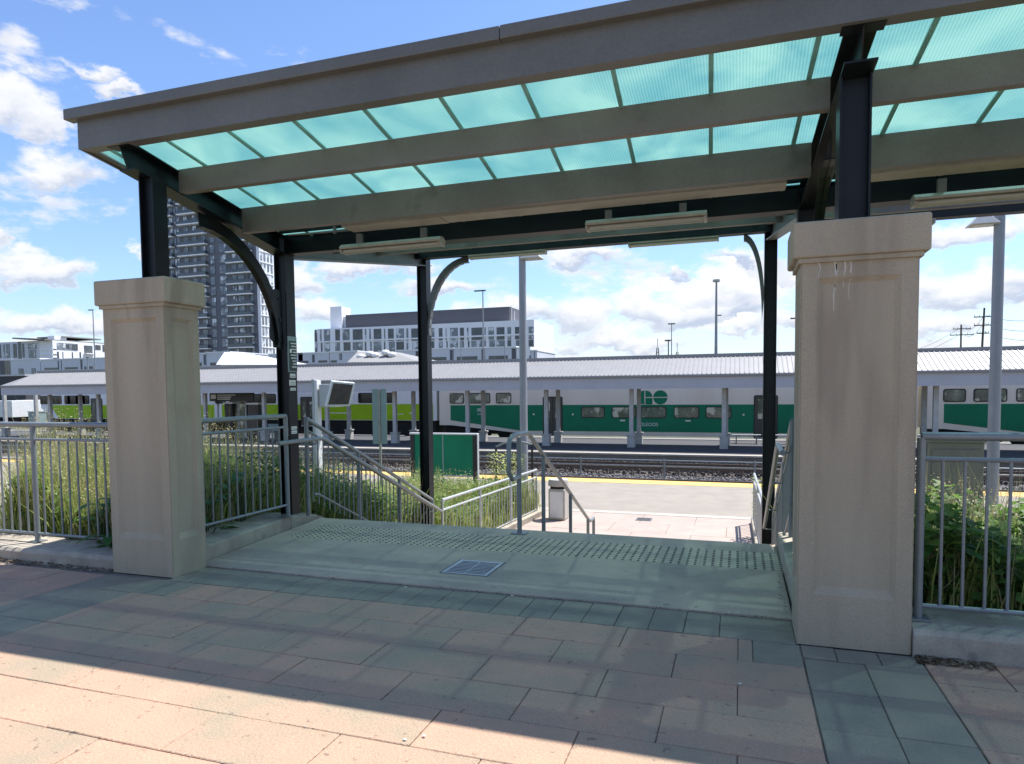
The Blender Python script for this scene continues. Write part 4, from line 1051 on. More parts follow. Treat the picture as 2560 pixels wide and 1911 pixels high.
def go_coach(x0, label, logo=True):
    L_ = 27.6; x1 = x0+L_
    t = thing('passenger_railcar', (x0+L_/2, TY+1.5, -1.6), label, 'railway carriage', 'coaches of the standing train')
    e = x0+.05
    shell(t, e, x1-.05, -.74, -1.31, (x0+.9, x0+6.6), (x1-6.6, x1-.9), M['train_white'])
    MB().box(e+.3, x1-.35, TY+.3, TY+2.6, -1.3, -.75).build('underframe', M['train_dark'], t)
    # green band following the belly line
    a_, b_ = x0+.85, x1-.85
    d1, d2 = x0+7.15, x0+8.3
    e1, e2 = x1-8.1, x1-6.95
    z0 = lambda x: -.42+(x-a_)*(-.63/5.)
    def band(xa, xb, zl): tpoly('green_band', [(xa, zl[0]), (xb, zl[1]), (xb, .56), (xa, .56)], M['train_green'], t, TY-.011)
    k = x0+5.7
    tpoly('green_band', [(a_, -.42), (k, -1.05), (d1-.06, -1.05), (d1-.06, .56), (a_, .56)], M['train_green'], t, TY-.011)
    band(d2+.06, e1-.06, (-1.05, -1.05))
    tpoly('green_band', [(e2+.06, -1.05), (x1-5.7, -1.05), (b_, -.42), (b_, .56), (e2+.06, .56)], M['train_green'], t, TY-.011)
    tdoor(t, d1, d2); tdoor(t, e1, e2)
    for xa, xb in ((.8, 1.82), (2.15, 3.62), (4.0, 5.03)):
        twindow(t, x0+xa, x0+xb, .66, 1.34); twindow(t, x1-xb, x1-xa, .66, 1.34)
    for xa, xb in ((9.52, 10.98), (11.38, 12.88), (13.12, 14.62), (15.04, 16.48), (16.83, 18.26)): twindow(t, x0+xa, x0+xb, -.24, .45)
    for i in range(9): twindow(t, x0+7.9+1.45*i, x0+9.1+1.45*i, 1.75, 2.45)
    bogie(t, x0+3.1); bogie(t, x1-3.1)
    for xa in (11.9, 15.7): MB().box(x0+xa, x0+xa+.3, TY-.013, TY-.0112, -.42, -.34).build('label', M['white_print'], t)
    if logo:
        # roundel pair: arched letter beside a disc cut by a line
        gx, gz, r = x0+13.36, .99, .41
        lg = thing.__call__ if 0 else None
        pts = [(gx-.02+.0, gz+r)] + [(gx-.02-r*math.sin(R(v)), gz+r*math.cos(R(v))) for v in range(12, 181, 12)]
        tpoly('logo', pts, M['train_green'], t, TY-.012)
        tpoly('logo', [(gx+.04, gz+.03), (gx+.04+r, gz+.03)]+[(gx+.04+r*math.cos(R(v)), gz+.03+(r-.03)*math.sin(R(v))) for v in range(12, 91, 13)], M['train_green'], t, TY-.012)
        tpoly('logo', [(gx+.04, gz-r), (gx+.04+r, gz-r), (gx+.04+r, gz-.03), (gx+.04, gz-.03)], M['train_green'], t, TY-.012)
        ox = gx+.91
        for s in (1, -1):
            tpoly('logo', [(ox+r*math.cos(R(v)), gz+s*(.025+(r-.02)*math.sin(R(v)))) for v in range(0, 181, 12)], M['train_green'], t, TY-.012)
        text_mesh('fleet_number', 'OLEOOS', .28, x0+13.05, TY-.014, -.70, M['white_print'], t)
        q3 = MB(); q3.box(x0+2.72, x0+3.22, TY-.0135, TY-.0115, .28, .34).box(x0+2.72, x0+3.15, TY-.0135, TY-.0115, .17, .22); q3.build('print', M['white_print'], t)
        text_mesh('small_number', '71901', .17, x0+2.7, TY-.014, -.08, M['white_print'], t)
    else:
        text_mesh('small_number', '7190', .2, x0+2.9, TY-.014, -.15, M['white_print'], t)
    for xa in (6.5, 9.0, 18.9): MB().tube([(x0+xa, TY-.013, -.02), (x0+xa, TY-.001, -.02)], .06, 10).build('valve_cover', M['white_print'], t)
    return t
go_coach(-18.7, 'green and white double deck carriage in the middle of the train')
go_coach(9.2, 'green and white double deck carriage at the right end, partly behind the pier', False)
def lime_coach(x0, x1, label, cab=False):
    t = thing('passenger_railcar', ((x0+x1)/2, TY+1.5, -1.6), label, 'railway carriage', 'coaches of the standing train')
    pts = [(x0+(1.6 if cab else .05), -.45), (x1-.05, -.45), (x1-.05, 2.75), (x0+.05, 2.75), (x0+.05, .4)]
    MB().extr([(a_, TY, b_) for a_, b_ in pts], (0, 2.95, 0)).build('body', M['train_silver'], t)
    MB().box(x0+.3, x1-.05, TY+.1, TY+2.85, 2.752, 3.2).build('roof', M['train_silver'], t)
    doors = ((x0+5.6, x0+6.7), (x1-10.5, x1-9.4))
    xs = [x0+(1.1 if cab else .3), doors[0][0]-.06, doors[0][1]+.06, doors[1][0]-.06, doors[1][1]+.06, x1-.3]
    for i in (0, 2, 4):
        p_ = [(xs[i]+(.9 if cab and i == 0 else 0), -.42), (xs[i+1], -.42), (xs[i+1], .645), (xs[i], .645)]
        tpoly('lime_band', p_, M['train_lime'], t, TY-.011)
    for d in doors: tdoor(t, d[0], d[1], -.9, 1.12)
    for xa, xb in ((1.3, 2.4), (3.0, 3.4), (3.9, 5.0)) if cab else (): twindow(t, x0+xa, x0+xb, .72, 1.42, M['train_glass_dark'])
    for xa, xb in ((3.2, 5.9), (8.0, 8.9), (12.6, 15.3), (17.0, 18.0)): twindow(t, x1-xb, x1-xa, .72, 1.42, M['train_glass_dark'])
    MB().box(x0+.8, x1-.2, TY+.2, TY+2.7, -1.45, -.455).build('underframe', M['train_dark'], t)
    bogie(t, x0+3.6); bogie(t, x1-3.6)
    pr_ = MB().box(x1-8.2, x1-6.4, TY-.0135, TY-.0115, .02, .07).box(x1-8.35, x1-8.2, TY-.0135, TY-.0115, .02, .30).build('pale_line', M['train_silver'], t)
    MB().box(x1-3.0, x1-2.45, TY-.0135, TY-.0115, -.05, -.01).box(x1-2.0, x1-1.75, TY-.0135, TY-.0115, -.02, .1).build('print', M['white_print'], t)
    return t
lime_coach(-54.6, -36.6, 'lime and white cab car at the far left end of the train', True)
lime_coach(-36.5, -18.8, 'lime and white carriage behind the display screen')

# ============================================================ buildings beyond
def crop(ox, oy, s): return lambda x, y: (ox+x/s, oy+y/s)
def bpart(par, name, c, Y, rect, mt, d=.3, out=0., cr=None):
    """box on the frontal plane Y spanning a rectangle measured on the photograph"""
    x0, y0, x1, y1 = rect
    if cr: (x0, y0), (x1, y1) = cr(x0, y0), cr(x1, y1)
    ym = (y0+y1)/2; xm = (x0+x1)/2
    X0, X1 = PY(x0, ym, Y).x, PY(x1, ym, Y).x; Z1, Z0 = PY(xm, y0, Y).z, PY(xm, y1, Y).z
    return MB().box(X0, X1, Y-out, Y-out+d, Z0, Z1).build(name, mt, par)
def bwindow(par, Y, rect, cr, dark=False, frame='white', mull=True):
    x0, y0, x1, y1 = rect
    (x0, y0), (x1, y1) = cr(x0, y0), cr(x1, y1)
    ym = (y0+y1)/2; xm = (x0+x1)/2
    X0, X1 = PY(x0, ym, Y).x, PY(x1, ym, Y).x; Z1, Z0 = PY(xm, y0, Y).z, PY(xm, y1, Y).z
    g_ = M['glass_dark'] if dark else M['glass']
    f = MB().box(X0, X1, Y-.06, Y+.02, Z0, Z1).build('window', M['tower_dark'], par)
    w = X1-X0; h = Z1-Z0; e = min(.09, w*.08)
    cols = 2 if w > 1.2 else 1
    for i in range(cols):
        a_ = X0+e+(w-e)*i/cols; b_ = X0+(w-e)*(i+1)/cols
        MB().box(a_, b_, Y-.085, Y-.061, Z0+h*.36, Z1-e).build('pane', g_, f)
        MB().box(a_, b_, Y-.085, Y-.061, Z0+e, Z0+h*.33).build('pane', g_, f)
    return f
# --- tower
cr = crop(400, 450, 3.305); YT = 200.
tw = thing('apartment_tower', (PY(520, 890, YT).x, YT, -1.8), 'tall dark grey apartment tower with white edged balconies', 'apartment tower')
xl, xr_, xp = PY(397, 880, YT).x, PY(638.5, 880, YT).x, PY(651, 880, YT).x
ztop = PY(520, 468, YT).z
ysl = [445+86.4*i for i in range(-2, 12)]
zs = [PY(500, cr(0, y)[1], YT).z for y in ysl]; FH = (zs[0]-zs[-1])/(len(zs)-1)
levels = [zs[-1]+FH*i for i in range(-7, 40) if zs[-1]+FH*i < ztop]
DS = PX(689, 850, xp).y-YT
MB().box(xl, xr_-2.0, YT, YT+DS-1, -1.8, ztop).build('wall', M['tower_dark'], tw)
MB().box(xr_-2.0, xp-1.4, YT+.5, YT+DS-1, -1.8, ztop-.01).build('corner_wall', M['tower_dark'], tw)
MB().box(xp-1.35, xp, YT+.9, YT+DS, -1.8, ztop+.5).build('white_pier', M['bld_white'], tw)
xE = lambda x: PY(cr(x, 0)[0], 850, YT).x
wn = {}
def twin(x0, x1, z0, z1, y=YT, key=None):
    w, h = round(xE(x1)-xE(x0), 2), round(z1-z0, 2)
    if (w, h) not in wn:
        f = MB().box(0, w, -.12, 0, 0, h).build('window', M['tower_dark'], None)
        p_ = []
        for i in range(2):
            a_, b_ = w*(.04+.49*i), w*(.47+.49*i)
            p_.append(MB().box(a_, b_, -.16, -.125, h*.05, h*.40).build('pane', M['glass'], None)); p_.append(MB().box(a_, b_, -.16, -.125, h*.44, h*.96).build('pane', M['glass'], None))
        for q in p_: q.parent = f
        wn[(w, h)] = (f, p_)
    else:
        f0, p0_ = wn[(w, h)]
        f = f0.copy(); COL.objects.link(f)
        for q in p0_: c = q.copy(); COL.objects.link(c); c.parent = f
    f.parent = tw; f.location = Vector((xE(x0), y, z0)) - WLOC[tw.name]
bal = {}
def balcony(x0, x1, z, dep=1.5):
    w = round(xE(x1)-xE(x0), 2)
    if w not in bal:
        s_ = MB().box(0, w, -dep, -.01, -.36, 0).build('balcony', M['tower_slab'], None)
        r_ = MB().box(.05, w-.05, -dep+.05, -dep+.09, .02, 1.1).box(.05, .09, -dep+.09, -.02, .02, 1.1).box(w-.09, w-.05, -dep+.09, -.02, .02, 1.1).build('balustrade', M['tower_rail'], None)
        r_.parent = s_; bal[w] = (s_, r_)
    else:
        s0_, r0_ = bal[w]; s_ = s0_.copy(); COL.objects.link(s_); r_ = r0_.copy(); COL.objects.link(r_); r_.parent = s_
    s_.parent = tw; s_.location = Vector((xE(x0), YT, z)) - WLOC[tw.name]
for li, z in enumerate(levels):
    if z < 3: continue
    balcony(58, 148, z); balcony(195, 421, z, 1.7); balcony(582, 782, z, 1.5)
    for a_, b_ in ((72, 104), (112, 140), (153, 166), (172, 192), (228, 262), (300, 331), (366, 402), (440, 476), (514, 571), (618, 653), (664, 712)): twin(a_, b_, z+.15, z+FH*.84)
    MB().box(xE(738), xE(772), YT+.4, YT+.47, z+.25, z+FH*.9).build('corner_glass', M['glass'], tw)
    # receding right side
    MB().box(xp-.2, xp+.2, YT+1.2, YT+DS-.2, z-.22, z+.02).build('side_slab', M['tower_slab'], tw)
    for yw in (.16, .36, .58, .80): MB().box(xp+.001, xp+.06, YT+yw*DS, YT+(yw+.13)*DS, z+.2, z+FH*.86).build('side_glass', M['glass'], tw)
# --- mid rise behind the shelter
cr = crop(700, 700, 3.305); YM = 170.
mr_ = thing('apartment_block', (PY(1060, 900, YM).x, YM, -1.8), 'white apartment block with a dark flat penthouse above', 'apartment block')
X = lambda x, y=560: PY(cr(x, 0)[0], cr(0, y)[1], YM).x
Z = lambda y, x=1100: PY(cr(x, 0)[0], cr(0, y)[1], YM).z
zp = (Z(386, 330)+Z(352, 2080))/2
MB().box(X(310), X(2100), YM, YM+20, -1.8, zp).build('wall', M['bld_white'], mr_)
MB().box(X(281), X(309.5), YM+.3, YM+19, -1.8, zp-1.0).build('glazed_corner', M['bld_white'], mr_)
MB().box(X(500), X(1870), YM+3, YM+17, zp+.01, PY(1060, 778, YM+3).z).build('penthouse', M['pent'], mr_)
MB().box(X(358), X(452), YM+4, YM+9, zp+.01, PY(823, 768, YM+4).z).build('lift_tower', M['bld_white'], mr_)
MB().box(X(453), X(497), YM+5, YM+9, zp+.01, PY(845, 793, YM+5).z).build('lift_annex', M['bld_grey'], mr_)
for dx in (0, 25): MB().box(X(1872+dx), X(1876+dx), YM+4, YM+4.3, zp+.01, zp+4.4-dx*.06).build('roof_frame', M['grey_box'], mr_)
MB().box(X(310), X(2100), YM-.12, YM-.002, zp-14.2, zp-13.9).build('string_course', M['bld_grey'], mr_) if 0 else None
WX = [(287, 305), (331, 343), (365, 413), (457, 495), (518, 575), (602, 682), (702, 713), (738, 750), (775, 838), (860, 870), (893, 940), (962, 1025), (1045, 1060), (1085, 1170), (1205, 1275), (1313, 1343), (1368, 1378), (1405, 1470), (1488, 1520), (1545, 1558), (1582, 1672), (1690, 1700), (1722, 1768), (1790, 1855), (1880, 1910), (1942, 1985), (2055, 2095)]
for i, (a_, b_) in enumerate(WX):
    sl_ = -(a_-285)*.0135
    for r_, (t0, t1) in enumerate(((412, 512), (520, 600))):
        j = 8 if (r_ and i % 3 == 1) else 0
        bwindow(mr_, YM, (a_+j, t0+sl_, b_+j, t1+sl_*.85), cr, dark=(i*7+r_*3) % 5 < 2)
for r_ in range(4):
    for i in range(16): pass
MB().box(X(310), X(2100), YM-.25, YM-.002, Z(516, 330)-.15, Z(516, 330)+.25).build('floor_band', M['bld_white'], mr_)
# roof top antenna
an = thing('roof_equipment', (X(1100), YM+5, zp+5), 'tiny dark vent on the penthouse roof', 'vent')
zz = PY(1034, 776, YM+3).z
MB().box(X(1096), X(1106), YM+4, YM+4.6, zz-.5, zz+.9).build('vent', M['pent'], an)
# --- low white row houses in front
YR = 112.
def rowhouse(x0, x1, y0, label, stripes=(), opens=(), wins=(), mt='bld_grey', par_in=None):
    a_, b_ = PY(x0, y0, YR), PY(x1, y0, YR)
    t = thing('row_house', ((a_.x+b_.x)/2, YR, -1.8), label, 'house', 'pale row houses behind the shelter roof')
    MB().box(a_.x, b_.x-.02, YR, YR+12, -1.8, a_.z).build('wall', M[mt], t)
    MB().box(a_.x-.08, b_.x+.06, YR-.12, YR+12.1, a_.z+.001, a_.z+.22).build('parapet', M['bld_white'], t)
    for s_ in stripes: bpart(t, 'dark_panel', None, YR, (s_[0], s_[1], s_[2], s_[3]), M['pent'], .1, .05)
    for s_ in opens:
        o = bpart(t, 'opening', None, YR, s_, M['glass_dark'], .1, .045)
    for s_ in wins:
        bwindow(t, YR, s_, lambda x, y: (x, y))
    return t
c6 = crop(0, 840, 6.884); c3 = crop(700, 700, 3.305)
def rr(c, *r): return [(*c(x0, y0), *c(x1, y1)) for x0, y0, x1, y1 in r]
rowhouse(*[c6(v, 0)[0] for v in (-40, 190)], c6(0, 422)[1], 'glass fronted house at the far left edge', rr(c6, (0, 430, 80, 690)), rr(c6, (85, 430, 182, 690)))
rowhouse(*[c6(v, 0)[0] for v in (190, 690)], c6(0, 418)[1], 'wide grey house with two small dark windows at left', (), (), rr(c6, (320, 565, 405, 680), (545, 560, 615, 645)))
rowhouse(*[c6(v, 0)[0] for v in (700, 1045)], c6(0, 418)[1], 'grey house block with one long dark slot, left of the lamp post', rr(c6, (1000, 430, 1015, 580)), rr(c6, (765, 550, 1000, 585)))
rowhouse(*[c6(v, 0)[0] for v in (1050, 1415)], c6(0, 410)[1], 'grey house block with a dark slot beside black strips', rr(c6, (1052, 430, 1062, 580), (1388, 410, 1412, 575)), rr(c6, (1115, 540, 1340, 576)))
rowhouse(*[c6(v, 0)[0] for v in (1420, 1900)], c6(0, 400)[1], 'white house block just left of the left stone pier', (), rr(c6, (1450, 530, 1490, 576), (1535, 525, 1600, 570)), rr(c6, (1650, 180, 1651, 181))[:0])
cc = crop(400, 450, 3.305)
rowhouse(*[cc(v, 0)[0] for v in (290, 380)], cc(0, 1440)[1], 'pale house block right of the left stone pier below the tower', rr(cc, (362, 1445, 378, 1530)), rr(cc, (300, 1510, 345, 1540)))
rowhouse(*[cc(v, 0)[0] for v in (384, 580)], cc(0, 1432)[1], 'pale house block with a dark slot below the tower balconies', (), rr(cc, (415, 1510, 498, 1535)))
rowhouse(*[cc(v, 0)[0] for v in (900, 1180)], cc(0, 1448)[1], 'pale house block behind the left post', rr(cc, (1258, 1440, 1270, 1500))[:0], rr(cc, (905, 1500, 970, 1520)))
rowhouse(*[c3(v, 0)[0] for v in (150, 405)], c3(0, 612)[1], 'house block with two dark slots below the corner of the white apartments', rr(c3, (267, 618, 286, 682)), rr(c3, (150, 670, 235, 688), (318, 666, 390, 684)))
rowhouse(*[c3(v, 0)[0] for v in (410, 640)], c3(0, 600)[1], 'house block with a grey window beside the dome skylights', (), rr(c3, (420, 665, 470, 684)), rr(c3, (490, 608, 512, 662)))
rowhouse(*[c3(v, 0)[0] for v in (960, 1160)], c3(0, 590)[1], 'house block between the dome roof and the far left column', rr(c3, (1122, 590, 1142, 655)), ())
rowhouse(*[c3(v, 0)[0] for v in (1165, 1432)], c3(0, 578)[1], 'house block right of the far left column with a dark slot', rr(c3, (1405, 578, 1428, 664)), rr(c3, (1180, 640, 1375, 666)))
rowhouse(*[c3(v, 0)[0] for v in (1436, 1690)], c3(0, 572)[1], 'house block with a dark slot left of the tall lamp post', rr(c3, (1666, 572, 1684, 660)), rr(c3, (1462, 633, 1630, 662)))
rowhouse(*[c3(v, 0)[0] for v in (1694, 1950)], c3(0, 567)[1], 'house block with a dark slot behind the tall lamp post', rr(c3, (1915, 567, 1948, 655)), rr(c3, (1725, 627, 1882, 658)))
rowhouse(*[c3(v, 0)[0] for v in (1953, 2070)], c3(0, 567)[1], 'white house at the right end of the row', (), rr(c3, (2060, 625, 2069, 655)), mt='bld_white')
rowhouse(*[c3(v, 0)[0] for v in (2074, 2125)], c3(0, 588)[1], 'low brick-edged house ending the row', rr(c3, (2100, 590, 2106, 650)), ())
# --- left midrise with a flying roof
YL = 135.
lb = thing('office_block', (PY(60, 900, YL).x, YL, -1.8), 'white office block with a dark glazed corner and flying roof at left', 'office block')
X = lambda x, y=200: PY(*c6(x, y), YL).x
Z = lambda y, x=500: PY(*c6(x, y), YL).z
MB().box(X(-900), X(680), YL, YL+20, -1.8, Z(92)).build('wall', M['bld_grey'], lb)
MB().box(X(680)+.02, X(903), YL+1.2, YL+20, -1.8, Z(95)).build('glass_corner', M['glass_dark'], lb)
for y in (250, 400, 340): MB().box(X(720), X(905), YL-.2, YL+1.1, Z(y)-.15, Z(y)+.15).build('balcony', M['bld_white'], lb)
MB().hexa(((X(345), YL-2, Z(55)), (X(900), YL-2, Z(95)), (X(900), YL+16, Z(95)), (X(345), YL+16, Z(55)), (X(345), YL-2, Z(30)), (X(900), YL-2, Z(78)), (X(900), YL+16, Z(78)), (X(345), YL+16, Z(30)))).build('flying_roof', M['bld_shade'], lb)
MB().box(X(460), X(900), YL+3, YL+15, Z(28), Z(8)).build('upper_roof', M['bld_shade'], lb)
for r_ in ((55, 150, 82, 380), (105, 145, 168, 375), (230, 138, 290, 375), (312, 105, 368, 395), (386, 135, 420, 372), (483, 135, 627, 228), (497, 245, 620, 400), (-120, 150, -60, 380), (-30, 150, 20, 380)): bwindow(lb, YL, r_, c6, dark=r_[0] % 2 == 0)
xw = X(905); y2 = PX(*c6(1900, 120), xw).y
zt = Z(78, 905)
MB().box(xw-8, xw, YL+.02, y2, -1.8, zt).build('white_wing', M['bld_white'], lb)
MB().box(xw-3, xw-.5, YL+1, YL+4.5, zt+.01, Z(-10, 905)).build('stair_tower', M['bld_white'], lb)
def side_rect(name, x0, y0, x1, y1, mt, d=.08, par=lb):
    p_, q__ = PX(*c6(x0, (y0+y1)/2), xw), PX(*c6(x1, (y0+y1)/2), xw)
    za, zb_ = PX(*c6((x0+x1)/2, y0), xw).z, PX(*c6((x0+x1)/2, y1), xw).z
    return MB().box(xw+.001, xw+d, p_.y, q__.y, zb_, za).build(name, mt, par)
side_rect('glass_strip', 980, 128, 1335, 242, M['glass']); side_rect('window', 1135, 150, 1188, 220, M['glass_dark'], .12); side_rect('window', 1240, 150, 1335, 245, M['glass_dark'], .12)
for r_ in ((985, 272, 1012, 408), (1078, 275, 1088, 405), (1240, 283, 1254, 405), (1372, 280, 1392, 400), (1448, 170, 1590, 298), (1640, 160, 1730, 240), (1765, 155, 1800, 270)): side_rect('window', *r_, M['glass_dark'])
side_rect('balcony', 1440, 302, 1610, 318, M['bld_white'], 1.2)
# --- dome lit pavilion and its neighbour
def pavilion(x0, x1, xa, xb, yt, yb, Y, label, domes=(), mt='bld_shade'):
    a_, b_ = PY(x0, yb, Y), PY(x1, yb, Y); c_, d_ = PY(xa, yt, Y+5), PY(xb, yt, Y+5)
    t = thing('station_pavilion', ((a_.x+b_.x)/2, Y, -1.8), label, 'pavilion')
    MB().box(a_.x+.5, b_.x-.5, Y+.5, Y+9.5, -1.8, a_.z).build('wall', M['bld_white'], t)
    MB().hexa(((a_.x, Y, a_.z), (b_.x, Y, b_.z), (b_.x, Y+10, b_.z), (a_.x, Y+10, a_.z), (c_.x, Y+4, c_.z), (d_.x, Y+4, d_.z), (d_.x, Y+6, d_.z), (c_.x, Y+6, c_.z))).build('roof', M[mt], t)
    for (x, y) in domes:
        k = PY(x, y, Y+2.2); bm = bmesh.new(); bmesh.ops.create_uvsphere(bm, u_segments=14, v_segments=8, radius=1)
        bmesh.ops.scale(bm, vec=(.52, .52, .34), verts=bm.verts); me = bpy.data.meshes.new('skylight_dome'); bm.to_mesh(me); bm.free(); me.materials.append(M['white_paint'])
        me.polygons.foreach_set('use_smooth', [True]*len(me.polygons)); link('skylight_dome', me, t, k+Vector((0, 0, .12)))
    return t
pavilion(868, 1050, 905, 990, 881, 906, 66., 'pavilion with a grey hipped roof and five white dome skylights', [(903, 895), (925, 888), (939, 892), (964, 885), (980, 890)])
pavilion(540, 690, 574, 600, 882, 912, 70., 'pavilion with a plain pale hipped roof below the tower', (), 'bld_grey')  # paler roof than its neighbour: sunlight put into the base colour
dk = thing('dark_shed', (PY(10, 940, 60).x, 60, -1.8), 'dark roofed shed at the far left behind the shelter', 'shed')
a_, b_ = PY(-60, 943, 60), PY(62, 943, 60)
MB().box(a_.x, b_.x, 60, 68, -1.8, a_.z).build('wall', M['far_dark'], dk); MB().box(a_.x, b_.x+.3, 59.8, 68.2, a_.z+.001, a_.z+.2).build('roof_edge', M['grey_box'], dk)
# --- trailers, yard and trees seen below the shelter
Y = 62.
def pr2(x, y, Y=62.): return PY(x, y, Y)
a_, b_ = PY(-70, 1003, 52), PY(31, 1044, 52)
t = thing('freight_trailer', ((a_.x+b_.x)/2, 52, -1.8), 'white freight trailer parked at the far left', 'trailer', 'trailers parked in the yard')
MB().box(a_.x, b_.x, 52, 54.4, b_.z, a_.z).build('box', M['white_paint'], t, bevel=.03)
MB().box(a_.x+.5, b_.x-.4, 52.2, 54.2, b_.z-.3, b_.z-.005).build('chassis', M['train_dark'], t)
for x in (b_.x-1.0, b_.x-2.2): MB().tube([(x, 52.0, -1.35), (x, 52.35, -1.35)], .48, 16).build('wheel', M['train_dark'], t)
a2, b2 = PY(38, 1001, 54.6), PY(60, 1060, 54.6)
t = thing('freight_trailer', ((a2.x+b2.x)/2, 54.6, -1.8), 'second white trailer end just right of the first', 'trailer', 'trailers parked in the yard')
MB().box(a2.x, b2.x, 54.6, 57, -.6, a2.z).build('box', M['white_paint'], t, bevel=.03)
MB().box(a2.x+.1, b2.x-.1, 54.7, 56.9, -1.4, -.605).build('chassis', M['train_dark'], t)
for x in (a2.x+.5, b2.x-.3): MB().tube([(x, 54.65, -1.35), (x, 55.0, -1.35)], .48, 16).build('wheel', M['train_dark'], t)
a_, b_ = PY(62, 998, 75), PY(90, 1025, 75)
t = thing('storage_building', ((a_.x+b_.x)/2, 75, -1.8), 'beige storage building beyond the trailers', 'building')
MB().box(a_.x, b_.x, 75, 85, -1.8, a_.z).build('wall', M['beige'], t); MB().box(a_.x-.2, b_.x+.2, 74.8, 85.2, a_.z+.001, a_.z+.25).build('roof_edge', M['bld_shade'], t)
a_, b_ = PY(70, 1031, 50), PY(89, 1060, 50)
t = thing('utility_box', ((a_.x+b_.x)/2, 50, -1.8), 'pale green utility box in the yard left of the train', 'utility box')
MB().box(a_.x, b_.x, 50, 51.2, -1.8, a_.z).build('body', M['sign_back'], t, bevel=.02); MB().box(a_.x-.05, b_.x+.05, 49.95, 51.25, a_.z+.001, a_.z+.08).build('lid', M['sign_back'], t)
def tree(x, Y, z0, h, w, label, n=900, name='tree'):
    t = thing(name, (x, Y, z0), label, 'tree', 'far trees')
    mb = MB(); mb.tube([(x, Y, z0), (x+.02*h, Y, z0+h*.35), (x, Y, z0+h*.75)], h*.03, 8, h*.012)
    for k in range(6):
        a_ = k*1.05+rnd.random(); zz = z0+h*(.3+.08*k)
        mb.tube([(x, Y, zz), (x+math.cos(a_)*w*.3, Y+math.sin(a_)*w*.3, zz+h*.16)], h*.012, 5, h*.004)
    mb.build('trunk', M['wood_pole'], t)
    lobes = [(rnd.uniform(-.32, .32)*w, rnd.uniform(-.32, .32)*w, rnd.uniform(.42, .85)*h, rnd.uniform(.14, .26)*w) for _ in range(11)]
    v = []; f = []
    for _ in range(n):
        lx, ly, lz, lr = rnd.choice(lobes); d = Vector((rnd.gauss(0, 1), rnd.gauss(0, 1), rnd.gauss(0, .8))).normalized()*lr*rnd.uniform(.55, 1.08)
        c = Vector((x+lx, Y+ly, z0+lz))+d; s = w*rnd.uniform(.018, .038)
        u = Vector((rnd.gauss(0, 1), rnd.gauss(0, 1), rnd.gauss(0, 1))).normalized(); w_ = u.orthogonal().normalized(); b = len(v)
        v += [c-u*s*1.4, c+w_*s, c+u*s*1.4, c-w_*s]; f.append((b, b+1, b+2, b+3))
    me = bpy.data.meshes.new('crown'); me.from_pydata([tuple(q) for q in v], [], f); me.materials.append(M['tree']); link('crown', me, t, Vector((0, 0, 0)))
for i, (x, yt, Y, w, lab) in enumerate(((1865, 882, 120, 3.2, 'small tree crown left of the far right column above the shelter roof'), (1892, 879, 125, 4.2, 'rounder tree crown touching the far right column'), (1961, 877, 120, 4.0, 'tree crown between the far right column and the pier'), (2318, 873, 140, 5.5, 'faint tree crown just right of the stone pier'), (20, 984, 80, 8, 'leafy tree beyond the trailers at far left'), (75, 980, 88, 8, 'leafy tree beyond the beige storage building'))):
    p_ = PY(x, yt, Y); tree(p_.x, Y, -1.8, p_.z+1.8, w, lab)
# --- distant lamp posts, masts, utility poles
def far_lamp(x, yt, Y, head, label, r=.10, mt='lamp'):
    p_ = PY(x, yt, Y); t = thing('lamp_post', (p_.x, Y, -1.8), label, 'lamp post', 'distant lamp posts')
    MB().tube([(p_.x, Y, -1.8), (p_.x, Y, p_.z)], r, 8, r*.55).build('pole', M[mt], t)
    for s_ in head: MB().box(p_.x+min(0, s_)-.05, p_.x+max(0, s_)+.05, Y-.15, Y+.15, p_.z-.02, p_.z+.12).build('lamp_head', M['steel_grey'], t)
far_lamp(1207, 728, 75, (-1.0, .3), 'slim lamp post before the right part of the white apartments', .12)
far_lamp(232, 776, 80, (-.8,), 'slim lamp post left of the left stone pier', .12)
far_lamp(1679, 811, 90, (-.4, .4), 'short double lamp post at the middle of the skyline', .09)
far_lamp(1671, 853, 70, (-.3, .2), 'short dark lamp post beside the double lamp post', .1, 'steel_grey')
far_lamp(1152, 853, 85, (), 'thin white pole right of the far left column', .1)
far_lamp(1262, 853, 85, (), 'thin white pole left of the tall lamp post', .1)
far_lamp(821, 882, 80, (), 'thin white pole beside the grey window', .1)
far_lamp(219, 895, 85, (-.2, .2), 'low globe lamp left of the left stone pier', .12)
p_ = PY(1791, 705, 85)
t = thing('high_mast', (p_.x, 85, -1.8), 'tall high mast light standing over the middle of the shelter roof', 'mast light')
MB().tube([(p_.x, 85, -1.8), (p_.x, 85, p_.z)], .26, 10, .11).build('pole', M['lamp'], t)
MB().tube([(p_.x, 85, p_.z), (p_.x, 85, p_.z+.25)], .42, 12).build('head_ring', M['grey_box'], t)
k = PY(1794, 789, 85); MB().box(k.x, k.x+.45, 84.9, 85.1, k.z-.06, k.z+.06).build('camera_arm', M['steel_grey'], t)
p_ = PY(1978, 797, 85)
t = thing('mast_arm_lamp', (p_.x+.5, 85, -1.8), 'lamp arm peeking out left of the right stone pier', 'lamp post')
MB().tube([(p_.x+1.2, 85, -1.8), (p_.x+1.2, 85, p_.z)], .14, 8).build('pole', M['lamp'], t); MB().box(p_.x-.1, p_.x+1.2, 84.9, 85.1, p_.z-.06, p_.z+.1).build('lamp_head', M['steel_grey'], t)
